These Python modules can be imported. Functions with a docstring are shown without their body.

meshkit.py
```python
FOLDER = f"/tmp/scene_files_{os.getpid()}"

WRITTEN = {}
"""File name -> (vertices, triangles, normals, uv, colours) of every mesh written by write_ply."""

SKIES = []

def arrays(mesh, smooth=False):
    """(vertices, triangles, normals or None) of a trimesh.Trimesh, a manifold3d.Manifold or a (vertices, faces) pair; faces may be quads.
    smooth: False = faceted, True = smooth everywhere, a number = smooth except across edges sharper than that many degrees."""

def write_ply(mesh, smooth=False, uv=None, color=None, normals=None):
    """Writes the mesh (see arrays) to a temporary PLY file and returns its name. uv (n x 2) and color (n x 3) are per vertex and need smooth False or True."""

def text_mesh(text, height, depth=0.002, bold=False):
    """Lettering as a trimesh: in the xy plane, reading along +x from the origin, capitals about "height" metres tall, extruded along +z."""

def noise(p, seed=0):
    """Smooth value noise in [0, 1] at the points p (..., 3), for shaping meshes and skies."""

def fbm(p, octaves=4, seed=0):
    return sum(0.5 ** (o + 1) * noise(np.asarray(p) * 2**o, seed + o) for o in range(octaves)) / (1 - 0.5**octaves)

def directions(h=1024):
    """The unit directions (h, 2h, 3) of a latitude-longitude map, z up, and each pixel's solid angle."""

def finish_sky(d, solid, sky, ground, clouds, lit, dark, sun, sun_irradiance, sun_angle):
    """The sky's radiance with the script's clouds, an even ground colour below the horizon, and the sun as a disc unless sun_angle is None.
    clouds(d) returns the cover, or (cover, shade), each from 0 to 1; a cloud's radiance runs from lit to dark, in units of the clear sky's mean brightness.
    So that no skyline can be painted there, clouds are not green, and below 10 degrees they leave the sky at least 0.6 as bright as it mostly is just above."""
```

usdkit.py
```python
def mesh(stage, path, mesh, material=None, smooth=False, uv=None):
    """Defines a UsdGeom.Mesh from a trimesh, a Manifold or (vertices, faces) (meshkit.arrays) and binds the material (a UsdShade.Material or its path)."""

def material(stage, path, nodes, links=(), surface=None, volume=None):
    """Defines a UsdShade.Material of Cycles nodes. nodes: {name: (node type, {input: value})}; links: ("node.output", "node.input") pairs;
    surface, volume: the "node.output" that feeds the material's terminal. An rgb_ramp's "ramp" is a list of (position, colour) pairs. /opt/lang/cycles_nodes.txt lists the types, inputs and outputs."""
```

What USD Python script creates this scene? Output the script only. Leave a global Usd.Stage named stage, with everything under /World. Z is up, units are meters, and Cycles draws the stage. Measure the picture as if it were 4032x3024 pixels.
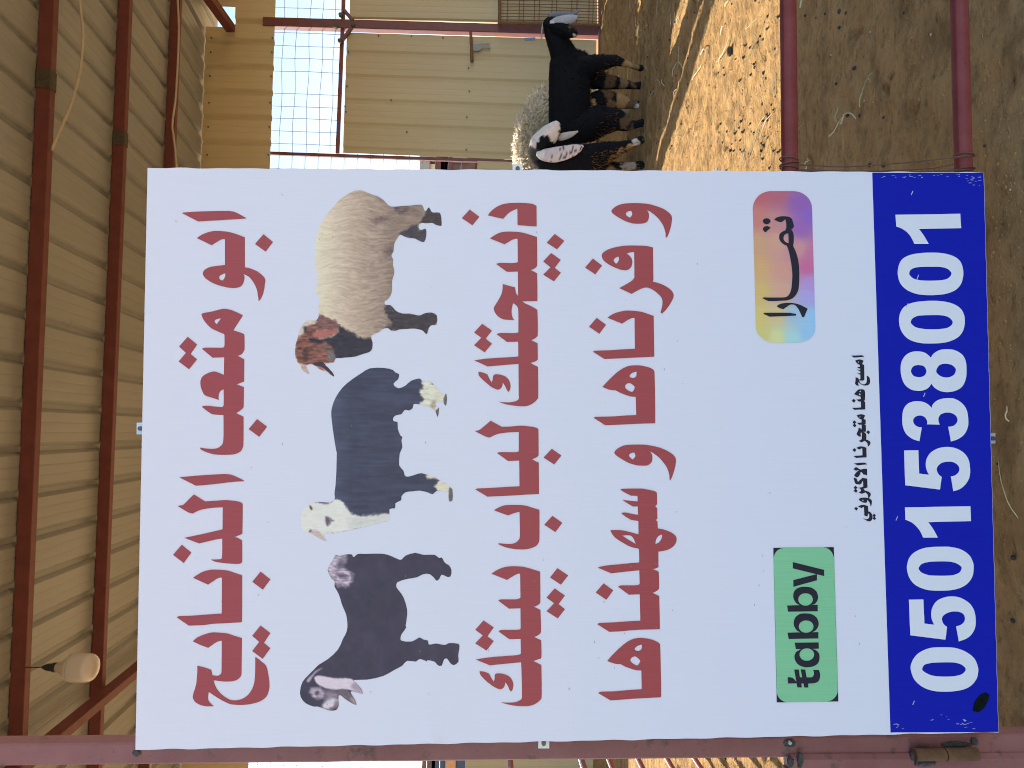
import math, random
import numpy as np, trimesh, manifold3d as m3
import shapely
from shapely.geometry import Polygon, Point, LineString
from shapely.ops import unary_union
import usdkit, meshkit
from pxr import Usd, UsdGeom, UsdLux, UsdShade, Sdf, Gf, Vt

stage = Usd.Stage.CreateInMemory()
W = '/World'
UsdGeom.Xform.Define(stage, W)
stage.SetDefaultPrim(stage.GetPrimAtPath(W))
RNG = np.random.default_rng(7)
random.seed(7)

# ------------------------------------------------------------------ camera (the phone was held turned by a quarter)
FPX = 2900.8
PITCH, ROLL, EYE = math.radians(2.0), .02, 1.6
CAM = np.array([0, 0, EYE])
FWD = np.array([0, math.cos(PITCH), -math.sin(PITCH)])
DN = -np.array([0, math.sin(PITCH), math.cos(PITCH)])
RT = np.array([1., 0, 0])
CR, SR = math.cos(ROLL), math.sin(ROLL)
IX = CR * DN + SR * RT                     # picture right
IY = SR * DN - CR * RT                     # picture down
cam = UsdGeom.Camera.Define(stage, W + '/camera')
m = Gf.Matrix4d(*IX, 0, *(-IY), 0, *(-FWD), 0, *CAM, 1)
cam.AddTransformOp().Set(m)
cam.CreateFocalLengthAttr(36 * FPX / 4032)
cam.CreateHorizontalApertureAttr(36.0)
cam.CreateVerticalApertureAttr(27.0)
cam.CreateClippingRangeAttr(Gf.Vec2f(.05, 2000))
cam.CreateExposureAttr(1.12)

# ------------------------------------------------------------------ sky and sun
SUN_AZ = np.array([-.46, .888])            # horizontal direction towards the sun
SUN_AZ = SUN_AZ / np.linalg.norm(SUN_AZ)
TAN_EL = .65
SUN = np.array([SUN_AZ[0], SUN_AZ[1], TAN_EL]); SUN /= np.linalg.norm(SUN)
el = math.asin(SUN[2]); rot = math.atan2(SUN[0], SUN[1])
sky = UsdLux.DomeLight.Define(stage, W + '/sky')
sky_mat = usdkit.material(stage, W + '/Looks/sky_light', {
    's': ('sky_texture', {'sky_type': 'single_scattering', 'sun_disc': False, 'sun_elevation': el, 'sun_rotation': rot, 'aerosol_density': .8}),
    'b': ('background_shader', {'strength': .12})}, [('s.color', 'b.color')], surface='b.background')
UsdShade.MaterialBindingAPI.Apply(sky.GetPrim()).Bind(sky_mat)
sky.GetPrim().SetCustomDataByKey('kind', 'structure')
sun = UsdLux.DistantLight.Define(stage, W + '/sun')
sun.CreateIntensityAttr(1.2); sun.CreateAngleAttr(.5); sun.CreateColorAttr(Gf.Vec3f(1, .90, .76))
sun.CreateNormalizeAttr(True) if hasattr(sun, 'CreateNormalizeAttr') else sun.GetPrim().CreateAttribute('inputs:normalize', Sdf.ValueTypeNames.Bool).Set(True)
zc = SUN; xc = np.cross([0, 0, 1.], zc); xc /= np.linalg.norm(xc); yc = np.cross(zc, xc)
sun.AddTransformOp().Set(Gf.Matrix4d(*xc, 0, *yc, 0, *zc, 0, 0, 0, 0, 1))

# ------------------------------------------------------------------ helpers
def ray(px, py):
    return FWD + IX * ((px - 2016) / FPX) + IY * ((py - 1512) / FPX)
def at(px, py, Y):
    d = ray(px, py); return CAM + d * (Y / d[1])
def on_plane(px, py, p0, n):
    d = ray(px, py); return CAM + d * (((p0 - CAM) @ n) / (d @ n))
def ground_pt(px, py):
    return on_plane(px, py, np.zeros(3), np.array([0, 0, 1.]))

USED = {}
def path_of(name, parent):
    base = f'{parent}/{name}'
    k = USED.get(base, 0); USED[base] = k + 1
    return base if k == 0 else f'{base}_{k:03d}'
def pth(parent):
    return W if parent is None else str(parent.GetPath())
def tag(p, label=None, cat=None, group=None, kind=None):
    for k, v in (('label', label), ('category', cat), ('group', group), ('kind', kind)):
        if v: p.SetCustomDataByKey(k, v)
    return p
def obj(name, mesh, mat, parent=None, smooth=False, col=None):
    if isinstance(mesh, (list, tuple)) and len(mesh) and isinstance(mesh[0], trimesh.Trimesh):
        mesh = trimesh.util.concatenate(mesh)
    p = usdkit.mesh(stage, path_of(name, pth(parent)), mesh, mat, smooth)
    if col is not None:
        UsdGeom.PrimvarsAPI(p).CreatePrimvar('Cd', Sdf.ValueTypeNames.Color3fArray, 'vertex').Set(Vt.Vec3fArray.FromNumpy(np.asarray(col, np.float32)))
    return p.GetPrim()
def thing(name, label, cat, group=None, kind=None):
    x = UsdGeom.Xform.Define(stage, path_of(name, W))
    return tag(x.GetPrim(), label, cat, group, kind)
def part(name, parent):
    return UsdGeom.Xform.Define(stage, path_of(name, pth(parent))).GetPrim()

def unit(v):
    v = np.asarray(v, float); return v / np.linalg.norm(v)
def frame_of(d, up):
    d = unit(d); s = np.cross(d, up); s = unit(s); u = np.cross(s, d); return s, u
def loft(rings, caps=True):
    """rings: list of (k,3) arrays -> closed tube mesh"""
    k = len(rings[0]); v = np.vstack(rings); f = []
    for i in range(len(rings) - 1):
        for j in range(k):
            a, b = i * k + j, i * k + (j + 1) % k
            f += [[a, b, b + k], [a, b + k, a + k]]
    if caps:
        n = len(v); v = np.vstack([v, rings[0].mean(0), rings[-1].mean(0)])
        e = (len(rings) - 1) * k
        for j in range(k):
            f += [[n, (j + 1) % k, j], [n + 1, e + j, e + (j + 1) % k]]
    return trimesh.Trimesh(v, f, process=False)
def beam(p0, p1, w, h, up=(0, 0, 1), c=.004):
    """box section (w sideways, h along up) with chamfered edges"""
    p0, p1 = np.asarray(p0, float), np.asarray(p1, float)
    s, u = frame_of(p1 - p0, np.asarray(up, float))
    a, b = w / 2, h / 2
    c = min(c, a * .5, b * .5)
    prof = [(-a + c, -b), (a - c, -b), (a, -b + c), (a, b - c), (a - c, b), (-a + c, b), (-a, b - c), (-a, -b + c)]
    return loft([np.array([p + s * x + u * y for x, y in prof]) for p in (p0, p1)])
def tube(pts, r, k=10, caps=True):
    pts = np.asarray(pts, float); r = np.broadcast_to(r, len(pts))
    t = np.gradient(pts, axis=0); t /= np.linalg.norm(t, axis=1)[:, None]
    up = np.array([0, 0, 1.]) if abs(t[0][2]) < .9 else np.array([1., 0, 0])
    rings = []
    s = unit(np.cross(t[0], up))
    for i in range(len(pts)):
        s = unit(s - t[i] * (s @ t[i])); u = np.cross(s, t[i])
        a = np.linspace(0, 2 * np.pi, k, endpoint=False)
        rings.append(pts[i] + r[i] * (np.cos(a)[:, None] * s + np.sin(a)[:, None] * u))
    return loft(rings, caps)
def ellipsoid(c, r, sub=2):
    s = trimesh.creation.icosphere(sub); s.apply_scale(r); s.apply_translation(c); return s
def catmull(pts, n=8):
    P = np.asarray(pts, float); P = np.vstack([2 * P[0] - P[1], P, 2 * P[-1] - P[-2]])
    out = []
    for i in range(1, len(P) - 2):
        for t in np.linspace(0, 1, n, endpoint=False):
            a, b, c, d = P[i - 1:i + 3]
            out.append(.5 * (2 * b + (c - a) * t + (2 * a - 5 * b + 4 * c - d) * t * t + (3 * b - a - 3 * c + d) * t ** 3))
    out.append(P[-2]); return np.array(out)

def lin(c):
    c = np.asarray(c, float) / 255.
    return np.where(c <= .04045, c / 12.92, ((c + .055) / 1.055) ** 2.4)

# ------------------------------------------------------------------ materials
def mat(name, nodes, links, surface='p.BSDF'):
    return usdkit.material(stage, W + '/Looks/' + name, nodes, links, surface=surface)
def varied(name, c1, c2, scale=6, rough=.6, bump=.0, bscale=60, spots=None, spot_scale=14, spot_lo=.62, spec=.5, metallic=0, stretch=None, bdist=.004):
    """two tones mixed by noise, optional spots (rust, dirt) and fine relief"""
    n = {'g': ('geometry', {}), 'n': ('noise_texture', {'scale': scale, 'detail': 5, 'roughness': .6}),
         'r': ('rgb_ramp', {'ramp': [(.3, c1), (.7, c2)]}),
         'p': ('principled_bsdf', {'roughness': rough, 'specular_ior_level': spec, 'metallic': metallic})}
    L = [('n.fac', 'r.fac')]
    if stretch:
        n['mp'] = ('mapping', {'scale': stretch}); L += [('g.position', 'mp.vector'), ('mp.vector', 'n.vector')]
    else:
        L += [('g.position', 'n.vector')]
    out = 'r.color'
    if spots is not None:
        n['n2'] = ('noise_texture', {'scale': spot_scale, 'detail': 6, 'roughness': .7})
        n['r2'] = ('map_range', {'from_min': spot_lo, 'from_max': spot_lo + .12, 'clamp': True})
        n['mx'] = ('mix_color', {'blend_type': 'mix', 'b': spots})
        L += [('g.position', 'n2.vector'), ('n2.fac', 'r2.value'), ('r2.result', 'mx.fac'), (out, 'mx.a')]
        out = 'mx.result'
    if bump:
        n['n3'] = ('noise_texture', {'scale': bscale, 'detail': 4, 'roughness': .6})
        n['b'] = ('bump', {'strength': bump, 'distance': bdist})
        L += [('g.position', 'n3.vector'), ('n3.fac', 'b.height'), ('b.normal', 'p.normal')]
    L.append((out, 'p.base_color'))
    return mat(name, n, L)

M_RED = varied('red_oxide_paint', (.115, .028, .031), (.16, .044, .047), 9, .55, .25, 90, (.06, .03, .022), 16, .64)
M_POST = varied('weathered_red_paint', (.25, .088, .078), (.31, .125, .11), 7, .5, .35, 70, (.12, .065, .05), 15, .57)
M_PIPE = varied('red_pipe_paint', (.185, .030, .027), (.24, .052, .046), 11, .55, .3, 110, (.06, .03, .032), 24, .60, spec=.3)
M_DARK = varied('blackened_weld', (.045, .042, .038), (.09, .08, .07), 40, .8, .6, 120)
M_RUST = varied('rust', (.10, .045, .02), (.19, .085, .035), 30, .85, .6, 140)
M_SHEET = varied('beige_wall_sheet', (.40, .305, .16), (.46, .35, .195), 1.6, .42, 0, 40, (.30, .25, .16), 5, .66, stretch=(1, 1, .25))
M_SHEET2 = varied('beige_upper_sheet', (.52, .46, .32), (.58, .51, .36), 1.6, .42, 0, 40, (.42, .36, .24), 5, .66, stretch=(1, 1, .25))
M_HASP = varied('dull_hasp', (.17, .175, .165), (.25, .255, .24), 30, .5)
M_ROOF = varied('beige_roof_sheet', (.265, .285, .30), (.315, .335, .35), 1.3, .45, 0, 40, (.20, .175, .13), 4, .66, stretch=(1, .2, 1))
M_ZINC = varied('zinc_plate', (.55, .57, .60), (.68, .70, .72), 30, .35, .1, 90, None, metallic=.6)
M_STEEL = varied('dark_bolt', (.08, .08, .085), (.16, .16, .16), 60, .4, .1, 90, None, metallic=.8)
M_WIRE = varied('mesh_wire', (.26, .26, .28), (.36, .36, .37), 20, .5, 0, metallic=.3)
M_TIE = varied('rusty_tie_wire', (.11, .05, .035), (.17, .08, .05), 60, .75)
M_CABLE = varied('cream_cable', (.42, .39, .33), (.50, .465, .40), 12, .5)
M_BLACKP = varied('black_plastic', (.012, .012, .016), (.03, .03, .036), 40, .4)
M_BLUE = varied('blue_paint', (.10, .22, .60), (.12, .26, .66), 20, .5)
M_WOOD = varied('old_board', (.24, .17, .12), (.34, .25, .17), 14, .8, .4, 60)
M_NEIGH_W = varied('pale_render', (.66, .64, .60), (.74, .72, .68), 2, .8)
M_NEIGH_D = varied('dark_brown_sheet', (.10, .055, .045), (.15, .08, .06), 4, .6)
M_NEIGH_G = varied('grey_sheet', (.30, .28, .25), (.38, .36, .33), 4, .6)
M_NEIGH_O = varied('orange_cloth', (.50, .22, .09), (.60, .28, .12), 8, .8)
M_NAVY = varied('navy_sheet', (.03, .05, .09), (.05, .07, .12), 8, .6)
M_STRAW = varied('dry_straw', (.58, .50, .28), (.72, .66, .42), 40, .6)
M_GREENSTRAW = varied('green_straw', (.30, .34, .17), (.45, .46, .26), 40, .6)
M_DUNG = varied('droppings_dark', (.018, .013, .010), (.05, .035, .025), 50, .7, .5, 200)

M_WOOL = mat('wool_tufts', {'a': ('attribute', {'attribute': 'Cd'}), 'p': ('principled_bsdf', {'roughness': .9, 'specular_ior_level': .1}), 't': ('translucent_bsdf', {}), 'm': ('mix_closure', {'fac': .75})},
    [('a.color', 'p.base_color'), ('a.color', 't.color'), ('p.BSDF', 'm.closure1'), ('t.BSDF', 'm.closure2')], surface='m.closure')
M_CD = mat('coat_colours', {'a': ('attribute', {'attribute': 'Cd'}), 'g': ('geometry', {}), 'mp': ('mapping', {'scale': (60, 60, 14)}),
    'n': ('noise_texture', {'scale': 3, 'detail': 4}), 'b': ('bump', {'strength': .5, 'distance': .006}),
    'p': ('principled_bsdf', {'roughness': .85, 'specular_ior_level': .12})},
    [('a.color', 'p.base_color'), ('g.position', 'mp.vector'), ('mp.vector', 'n.vector'), ('n.fac', 'b.height'), ('b.normal', 'p.normal')])
def glossy_print(name, colour=None, var=.05, attr=False):
    """ink on coated banner cloth: a fine weave, faint printing bands along the sheet, some gloss"""
    n = {'g': ('geometry', {}), 'mp': ('mapping', {'scale': (260, 1, 6)}), 'n': ('noise_texture', {'scale': 1, 'detail': 2}),
         'n2': ('noise_texture', {'scale': 2.2, 'detail': 3}), 'bp': ('bump', {'strength': .12, 'distance': .01}),
         'hs': ('hsv', {}), 'mr': ('map_range', {'from_min': .25, 'from_max': .75, 'to_min': 1 - var, 'to_max': 1 + var}),
         'p': ('principled_bsdf', {'roughness': .38, 'specular_ior_level': .26})}
    L = [('g.position', 'mp.vector'), ('mp.vector', 'n.vector'), ('n.fac', 'mr.value'), ('mr.result', 'hs.value'), ('hs.color', 'p.base_color'),
         ('g.position', 'n2.vector'), ('n2.fac', 'bp.height'), ('bp.normal', 'p.normal')]
    if attr:
        n['a'] = ('attribute', {'attribute': 'Cd'}); L.append(('a.color', 'hs.color'))
    else:
        n['hs'][1]['color'] = colour
    return mat(name, n, L)
# print inks: photographed colour over the photographed white of the banner, times the banner's own 0.8
WHITE = lin((186, 198, 226))
CLOTH = np.array([.82, .775, .835])
def ink(c):
    return tuple(np.clip(CLOTH * lin(c) / WHITE, .004, .9))
M_BANNER = glossy_print('banner_white', (.82, .775, .835), .012)
M_INKRED = glossy_print('ink_red', ink((136, 66, 76)), .06)
M_INKBLUE = glossy_print('ink_blue', ink((6, 24, 156)), .06)
M_INKWHITE = glossy_print('ink_white', (.82, .79, .82), .012)
M_INKBLACK = glossy_print('ink_black', ink((30, 32, 46)), .05)
M_INKGREEN = glossy_print('ink_green', ink((110, 176, 146)), .05)
M_INKCD = glossy_print('ink_picture', None, .03, attr=True)
M_SCUFF = varied('scuffed_ink', (.45, .48, .62), (.62, .64, .74), 60, .6)
M_BURN = varied('burnt_cloth', (.003, .006, .005), (.010, .014, .012), 60, .95, spec=.05)

# ------------------------------------------------------------------ ground
def sand_height(x, y):
    p = np.stack([x, y, np.zeros_like(x)], -1)
    h = .030 * (meshkit.fbm(p * 1.3, 3, 3) - .5)
    h += .024 * (meshkit.fbm(p * 7.5, 3, 11) - .5)
    h += .018 * (meshkit.fbm(p * 19, 2, 23) - .5)
    return h
HOOF = []
for _ in range(420):
    HOOF.append((RNG.uniform(-3.2, 5.5), RNG.uniform(1.5, 10.2), RNG.uniform(.035, .06), RNG.uniform(0, np.pi)))
def axis(lo, hi, a, b, step, far):
    fine = np.arange(a, b + step, step)
    out = lambda s, e: s + np.sign(e - s) * np.geomspace(.05, abs(e - s), 26)
    return np.concatenate([out(a, lo)[::-1], fine, out(fine[-1], hi)])
gx = axis(-420, 420, -3.4, 5.6, .021, 0); gy = axis(-420, 420, 1.6, 10.6, .021, 0)
GX, GY = np.meshgrid(gx, gy, indexing='ij')
GZ = np.zeros_like(GX)
near = (GX > -4) & (GX < 6.2) & (GY > 1) & (GY < 11.2)
GZ[near] = sand_height(GX[near], GY[near])
for hx, hy, hr, ha in HOOF:
    i0, i1 = np.searchsorted(gx, [hx - .16, hx + .16]); j0, j1 = np.searchsorted(gy, [hy - .16, hy + .16])
    if i1 <= i0 or j1 <= j0: continue
    X, Y = GX[i0:i1, j0:j1] - hx, GY[i0:i1, j0:j1] - hy
    u, v = X * np.cos(ha) + Y * np.sin(ha), -X * np.sin(ha) + Y * np.cos(ha)
    q = np.sqrt(u * u + 2.2 * v * v) / hr
    GZ[i0:i1, j0:j1] += -.014 * np.exp(-q ** 4) + .006 * np.exp(-((q - 1.45) / .3) ** 2)
# a low bank of sand heaped against the wall
GZ += np.where(near, .07 * np.clip((GY - 9.55) / .6, 0, 1) ** 2, 0)
GZ -= .08 * np.clip((-.35 - GX) / .3, 0, 1) * np.clip((2.9 - GY) / .4, 0, 1) * (GY > 1.2)
nx, ny = GX.shape
idx = np.arange(nx * ny).reshape(nx, ny)
q = np.stack([idx[:-1, :-1], idx[1:, :-1], idx[1:, 1:], idx[:-1, 1:]], -1).reshape(-1, 4)
ground_v = np.stack([GX, GY, GZ], -1).reshape(-1, 3)
M_SAND = mat('trodden_sand', {
    'g': ('geometry', {}), 'mp': ('mapping', {'scale': (.62, 1.25, 1)}), 'n1': ('noise_texture', {'scale': 3.2, 'detail': 6, 'roughness': .65}), 'n2': ('noise_texture', {'scale': 26, 'detail': 6, 'roughness': .75}), 'n4': ('noise_texture', {'scale': 7, 'detail': 5, 'roughness': .7}), 'r4': ('map_range', {'from_min': .32, 'from_max': .5, 'to_min': .62, 'to_max': 1.0, 'clamp': True}), 'hs': ('hsv', {}),
    'r1': ('rgb_ramp', {'ramp': [(.32, (.46, .28, .118)), (.52, (.61, .38, .165)), (.7, (.69, .445, .205))]}),
    'r2': ('rgb_ramp', {'ramp': [(.30, (.30, .28, .25)), (.45, (.92, .92, .92)), (.62, (1.05, 1.04, 1.02)), (.8, (1.3, 1.28, 1.22))]}),
    'mx': ('mix_color', {'blend_type': 'multiply', 'fac': .85}),
    'n3': ('noise_texture', {'scale': 38, 'detail': 6, 'roughness': .72}), 'b': ('bump', {'strength': 1.0, 'distance': .026}),
    'p': ('principled_bsdf', {'roughness': .95, 'specular_ior_level': .1})},
    [('g.position', 'n1.vector'), ('g.position', 'mp.vector'), ('mp.vector', 'n2.vector'), ('n1.fac', 'r1.fac'), ('n2.fac', 'r2.fac'), ('r1.color', 'mx.a'), ('r2.color', 'mx.b'),
     ('mp.vector', 'n4.vector'), ('n4.fac', 'r4.value'), ('r4.result', 'hs.value'), ('mx.result', 'hs.color'), ('hs.color', 'p.base_color'), ('mp.vector', 'n3.vector'), ('n3.fac', 'b.height'), ('b.normal', 'p.normal')])
tag(obj('ground', (ground_v, q), M_SAND, smooth=True), 'trodden brown sand of the animal pen', None, None, 'structure')
def gz(x, y):
    i = np.clip(np.searchsorted(gx, x), 0, nx - 1); j = np.clip(np.searchsorted(gy, y), 0, ny - 1)
    return GZ[i, j]

# ------------------------------------------------------------------ the back wall plane, roof plane
WALL0 = ground_pt(2378, 130)
WALL_D = unit([1, .03, 0]); WALL_N = unit(np.cross(WALL_D, [0, 0, 1.]))     # towards the camera
if WALL_N[1] > 0: WALL_N = -WALL_N
UP = np.array([0, 0, 1.])
def wp(px, py, off=0.):
    return on_plane(px, py, WALL0 + WALL_N * off, WALL_N)
def wxz(x, z, off=0.):
    """a point of the wall by its x and height"""
    p = WALL0 + WALL_D * ((x - WALL0[0]) / WALL_D[0]) + WALL_N * off
    return np.array([p[0], p[1], z])
def wx(px, py): return wp(px, py)[0]
def wz(px, py): return wp(px, py)[2]

def rib_profile(width, pitch, phase=0., depth=.032, top=.04, base=.105):
    """(s, h) polyline over a width: trapezoid ribs and two faint stiffeners between them"""
    pts = [(0., 0.)]
    k0 = int(np.floor((-phase) / pitch)) - 1
    for k in range(k0, int(width / pitch) + 3):
        c = phase + k * pitch
        for ds, h in ((-base / 2, 0), (-top / 2, depth), (top / 2, depth), (base / 2, 0),
                      (pitch * .38 - .012, 0), (pitch * .38, .004), (pitch * .38 + .012, 0),
                      (pitch * .62 - .012, 0), (pitch * .62, .004), (pitch * .62 + .012, 0)):
            pts.append((c + ds, h))
    pts = sorted(p for p in pts if 0 <= p[0] <= width)
    if pts[-1][0] < width: pts.append((width, 0.))
    return np.array(pts)
def sheet(c00, c10, c01, c11, nrm, pitch, phase=0., depth=.032, wob=0.):
    """a ribbed sheet between c00..c10 (across the ribs) and c01..c11 (the other end of the ribs)"""
    c00, c10, c01, c11 = map(np.asarray, (c00, c10, c01, c11))
    w = np.linalg.norm(c10 - c00)
    pr = rib_profile(w, pitch, phase, depth)
    s = pr[:, 0] / w
    rows = []
    for t in np.linspace(0, 1, 9):
        a = c00 + (c01 - c00) * t; b = c10 + (c11 - c10) * t
        r = a + (b - a) * s[:, None] + nrm * pr[:, 1:2]
        if wob:
            r = r + nrm * (wob * (meshkit.noise(r * 1.7, 5) - .5))[:, None]
        rows.append(r)
    n = len(s); v = np.vstack(rows); i = np.arange(n - 1)
    f = np.vstack([np.stack([k * n + i, k * n + i + 1, (k + 1) * n + i + 1, (k + 1) * n + i], 1) for k in range(8)])
    return (v, f)

# ------------------------------------------------------------------ the shed roof
ROOF0 = wp(812, 100)
ROOF_G = unit(ray(1660, 1700))                       # along the ribs, away from the camera and slightly up
ROOF_U = unit([1, .04, 0]); ROOF_U = unit(ROOF_U)
ROOF_N = unit(np.cross(ROOF_U, ROOF_G))
if ROOF_N[2] > 0: ROOF_N = -ROOF_N                   # downwards
def rp(px, py, off=0.):
    return on_plane(px, py, ROOF0 + ROOF_N * off, ROOF_N)
def roof_at(a, b, off=0.):                           # a metres along u, b along g from ROOF0
    return ROOF0 + ROOF_U * a + ROOF_G * b + ROOF_N * off
def roof_z(x, y, off=0.):
    p0 = ROOF0 + ROOF_N * off
    return p0[2] - ((x - p0[0]) * ROOF_N[0] + (y - p0[1]) * ROOF_N[1]) / ROOF_N[2]
PITCH_R = .36
roof = thing('shed_roof', 'ribbed beige sheet roof on dark red steel purlins above the pen', 'roof')
a_rib = (wp(805, 237)[0] - ROOF0[0]) + .0
B0, B1 = -(WALL0[1] - 1.75) / ROOF_G[1], .55
for k in range(-14, 5):
    a0 = a_rib - PITCH_R / 2 + k * 3 * PITCH_R
    a1 = a0 + 3 * PITCH_R + .03
    off = -.0015 * (k % 2)
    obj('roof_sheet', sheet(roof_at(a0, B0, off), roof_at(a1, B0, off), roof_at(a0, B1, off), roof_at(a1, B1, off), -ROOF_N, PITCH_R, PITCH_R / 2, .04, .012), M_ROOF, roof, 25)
def purlin(pa, pb, w, h, joint=None):
    off = h / 2 + .004
    A, B = rp(*pa, off), rp(*pb, off)
    d = B - A
    A, B = A - d * .35, B + d * .35
    p = obj('purlin', beam(A, B, w, h, ROOF_N), M_RED, roof)
    if joint:
        d = unit(d); J = rp(joint[0], joint[1], off); J = A + d * ((J - A) @ d); L = joint[2]
        obj('wrapped_joint', beam(J - d * L / 2, J + d * L / 2, w + .016, h + .016, ROOF_N, .012), M_DARK, p)
    return A, B
P1 = purlin((195, 0), (72, 2865), .085, .11, (182, 318, .155))
P2 = purlin((495, 0), (392, 2541), .085, .11, (476, 551, .14))
P3 = purlin((695, 0), (573, 2975), .085, .11)
def rafter(pa, pb, w, h, off):
    A, B = rp(*pa, off), rp(*pb, off)
    return obj('rafter', beam(A, B, w, h, ROOF_N), M_RED, roof)
rafter((640, 2552), (-420, 3432), .085, .13, .18)
A = wp(908, 112, .10); B = rp(700, -180, .16)
obj('strut', beam(A, B, .11, .12, ROOF_N), M_RED, roof)

# ------------------------------------------------------------------ the back wall of the pen
def xbot(y): return 1090 - .0354 * y
upper = thing('upper_wall', 'strip of ribbed beige sheet along the top of the back wall, under the roof', 'wall')
def upper_sheet(y0, y1, x0=None, top=None):
    X0, X1 = wx(1000, y0), wx(1000, y1)
    lo = []; hi = []
    for X, y in ((X0, y0), (X1, y1)):
        zb = wz(x0 if x0 else xbot(y), y)
        lo.append(wxz(X, zb, .05)); p = wxz(X, 0, .05)
        hi.append(wxz(X, top if top else roof_z(p[0], p[1], .006), .05))
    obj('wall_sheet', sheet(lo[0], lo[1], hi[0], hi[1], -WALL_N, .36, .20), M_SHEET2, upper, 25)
upper_sheet(-560, 38); upper_sheet(118, 640)
upper_sheet(38, 118, None, wz(930, 78))
for i in range(8):
    upper_sheet(640 + i * 560, 1200 + i * 560)
scr = []
for y in (150, 206, 300, 405, 500, 610):
    for xx in (xbot(y) - 12, 838 - .0353 * y):
        c = wp(xx, y, .055); scr.append(trimesh.creation.cylinder(radius=.011, segment=[c, c + WALL_N * .012], sections=8))
tag(obj('screws', scr, M_STEEL, upper), kind='stuff')

frame = thing('wall_frame', 'dark red steel posts and bars carrying the sheet door and mesh of the back wall', 'steel frame')
obj('main_post', beam(wp(1040, 92, .0), wp(2402, 131, .0), .13, .13, WALL_N, .01), M_RED, frame)
obj('slim_post', beam(wp(1050, 604, .0), wp(2330, 648, .0), .045, .05, WALL_N), M_RED, frame)
obj('cross_bar', beam(wp(1362, -560, .01), wp(1351, 88, .01), .05, .05, WALL_N), M_RED, frame)
obj('cross_bar', beam(wp(1349, 106, .01), wp(1329, 603, .01), .05, .05, WALL_N), M_RED, frame)
for a, b in (((1353, 38), (1390, 82)), ((1347, 160), (1386, 108))):
    obj('brace', beam(wp(*a, .05), wp(*b, .05), .045, .045, WALL_N), M_RED, frame)
obj('floor_rail', beam(wp(2363, -500, .10), wp(2363, 232, .10), .05, .055, WALL_N), M_RED, frame)
for c in ((1320, 102), (1390, 95), (1341, 58), (1338, 160)):
    p = wp(*c, .085); obj('bolt', trimesh.creation.cylinder(radius=.03, segment=[p - WALL_N * .03, p + WALL_N * .015], sections=10), M_DARK, frame)
# posts along the rest of the wall (behind the board)
for X in (.52, -2.6, -5.6):
    obj('main_post', beam(wxz(X, 0), wxz(X, 5.2), .07, .1, WALL_N, .01), M_RED, frame)

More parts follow.
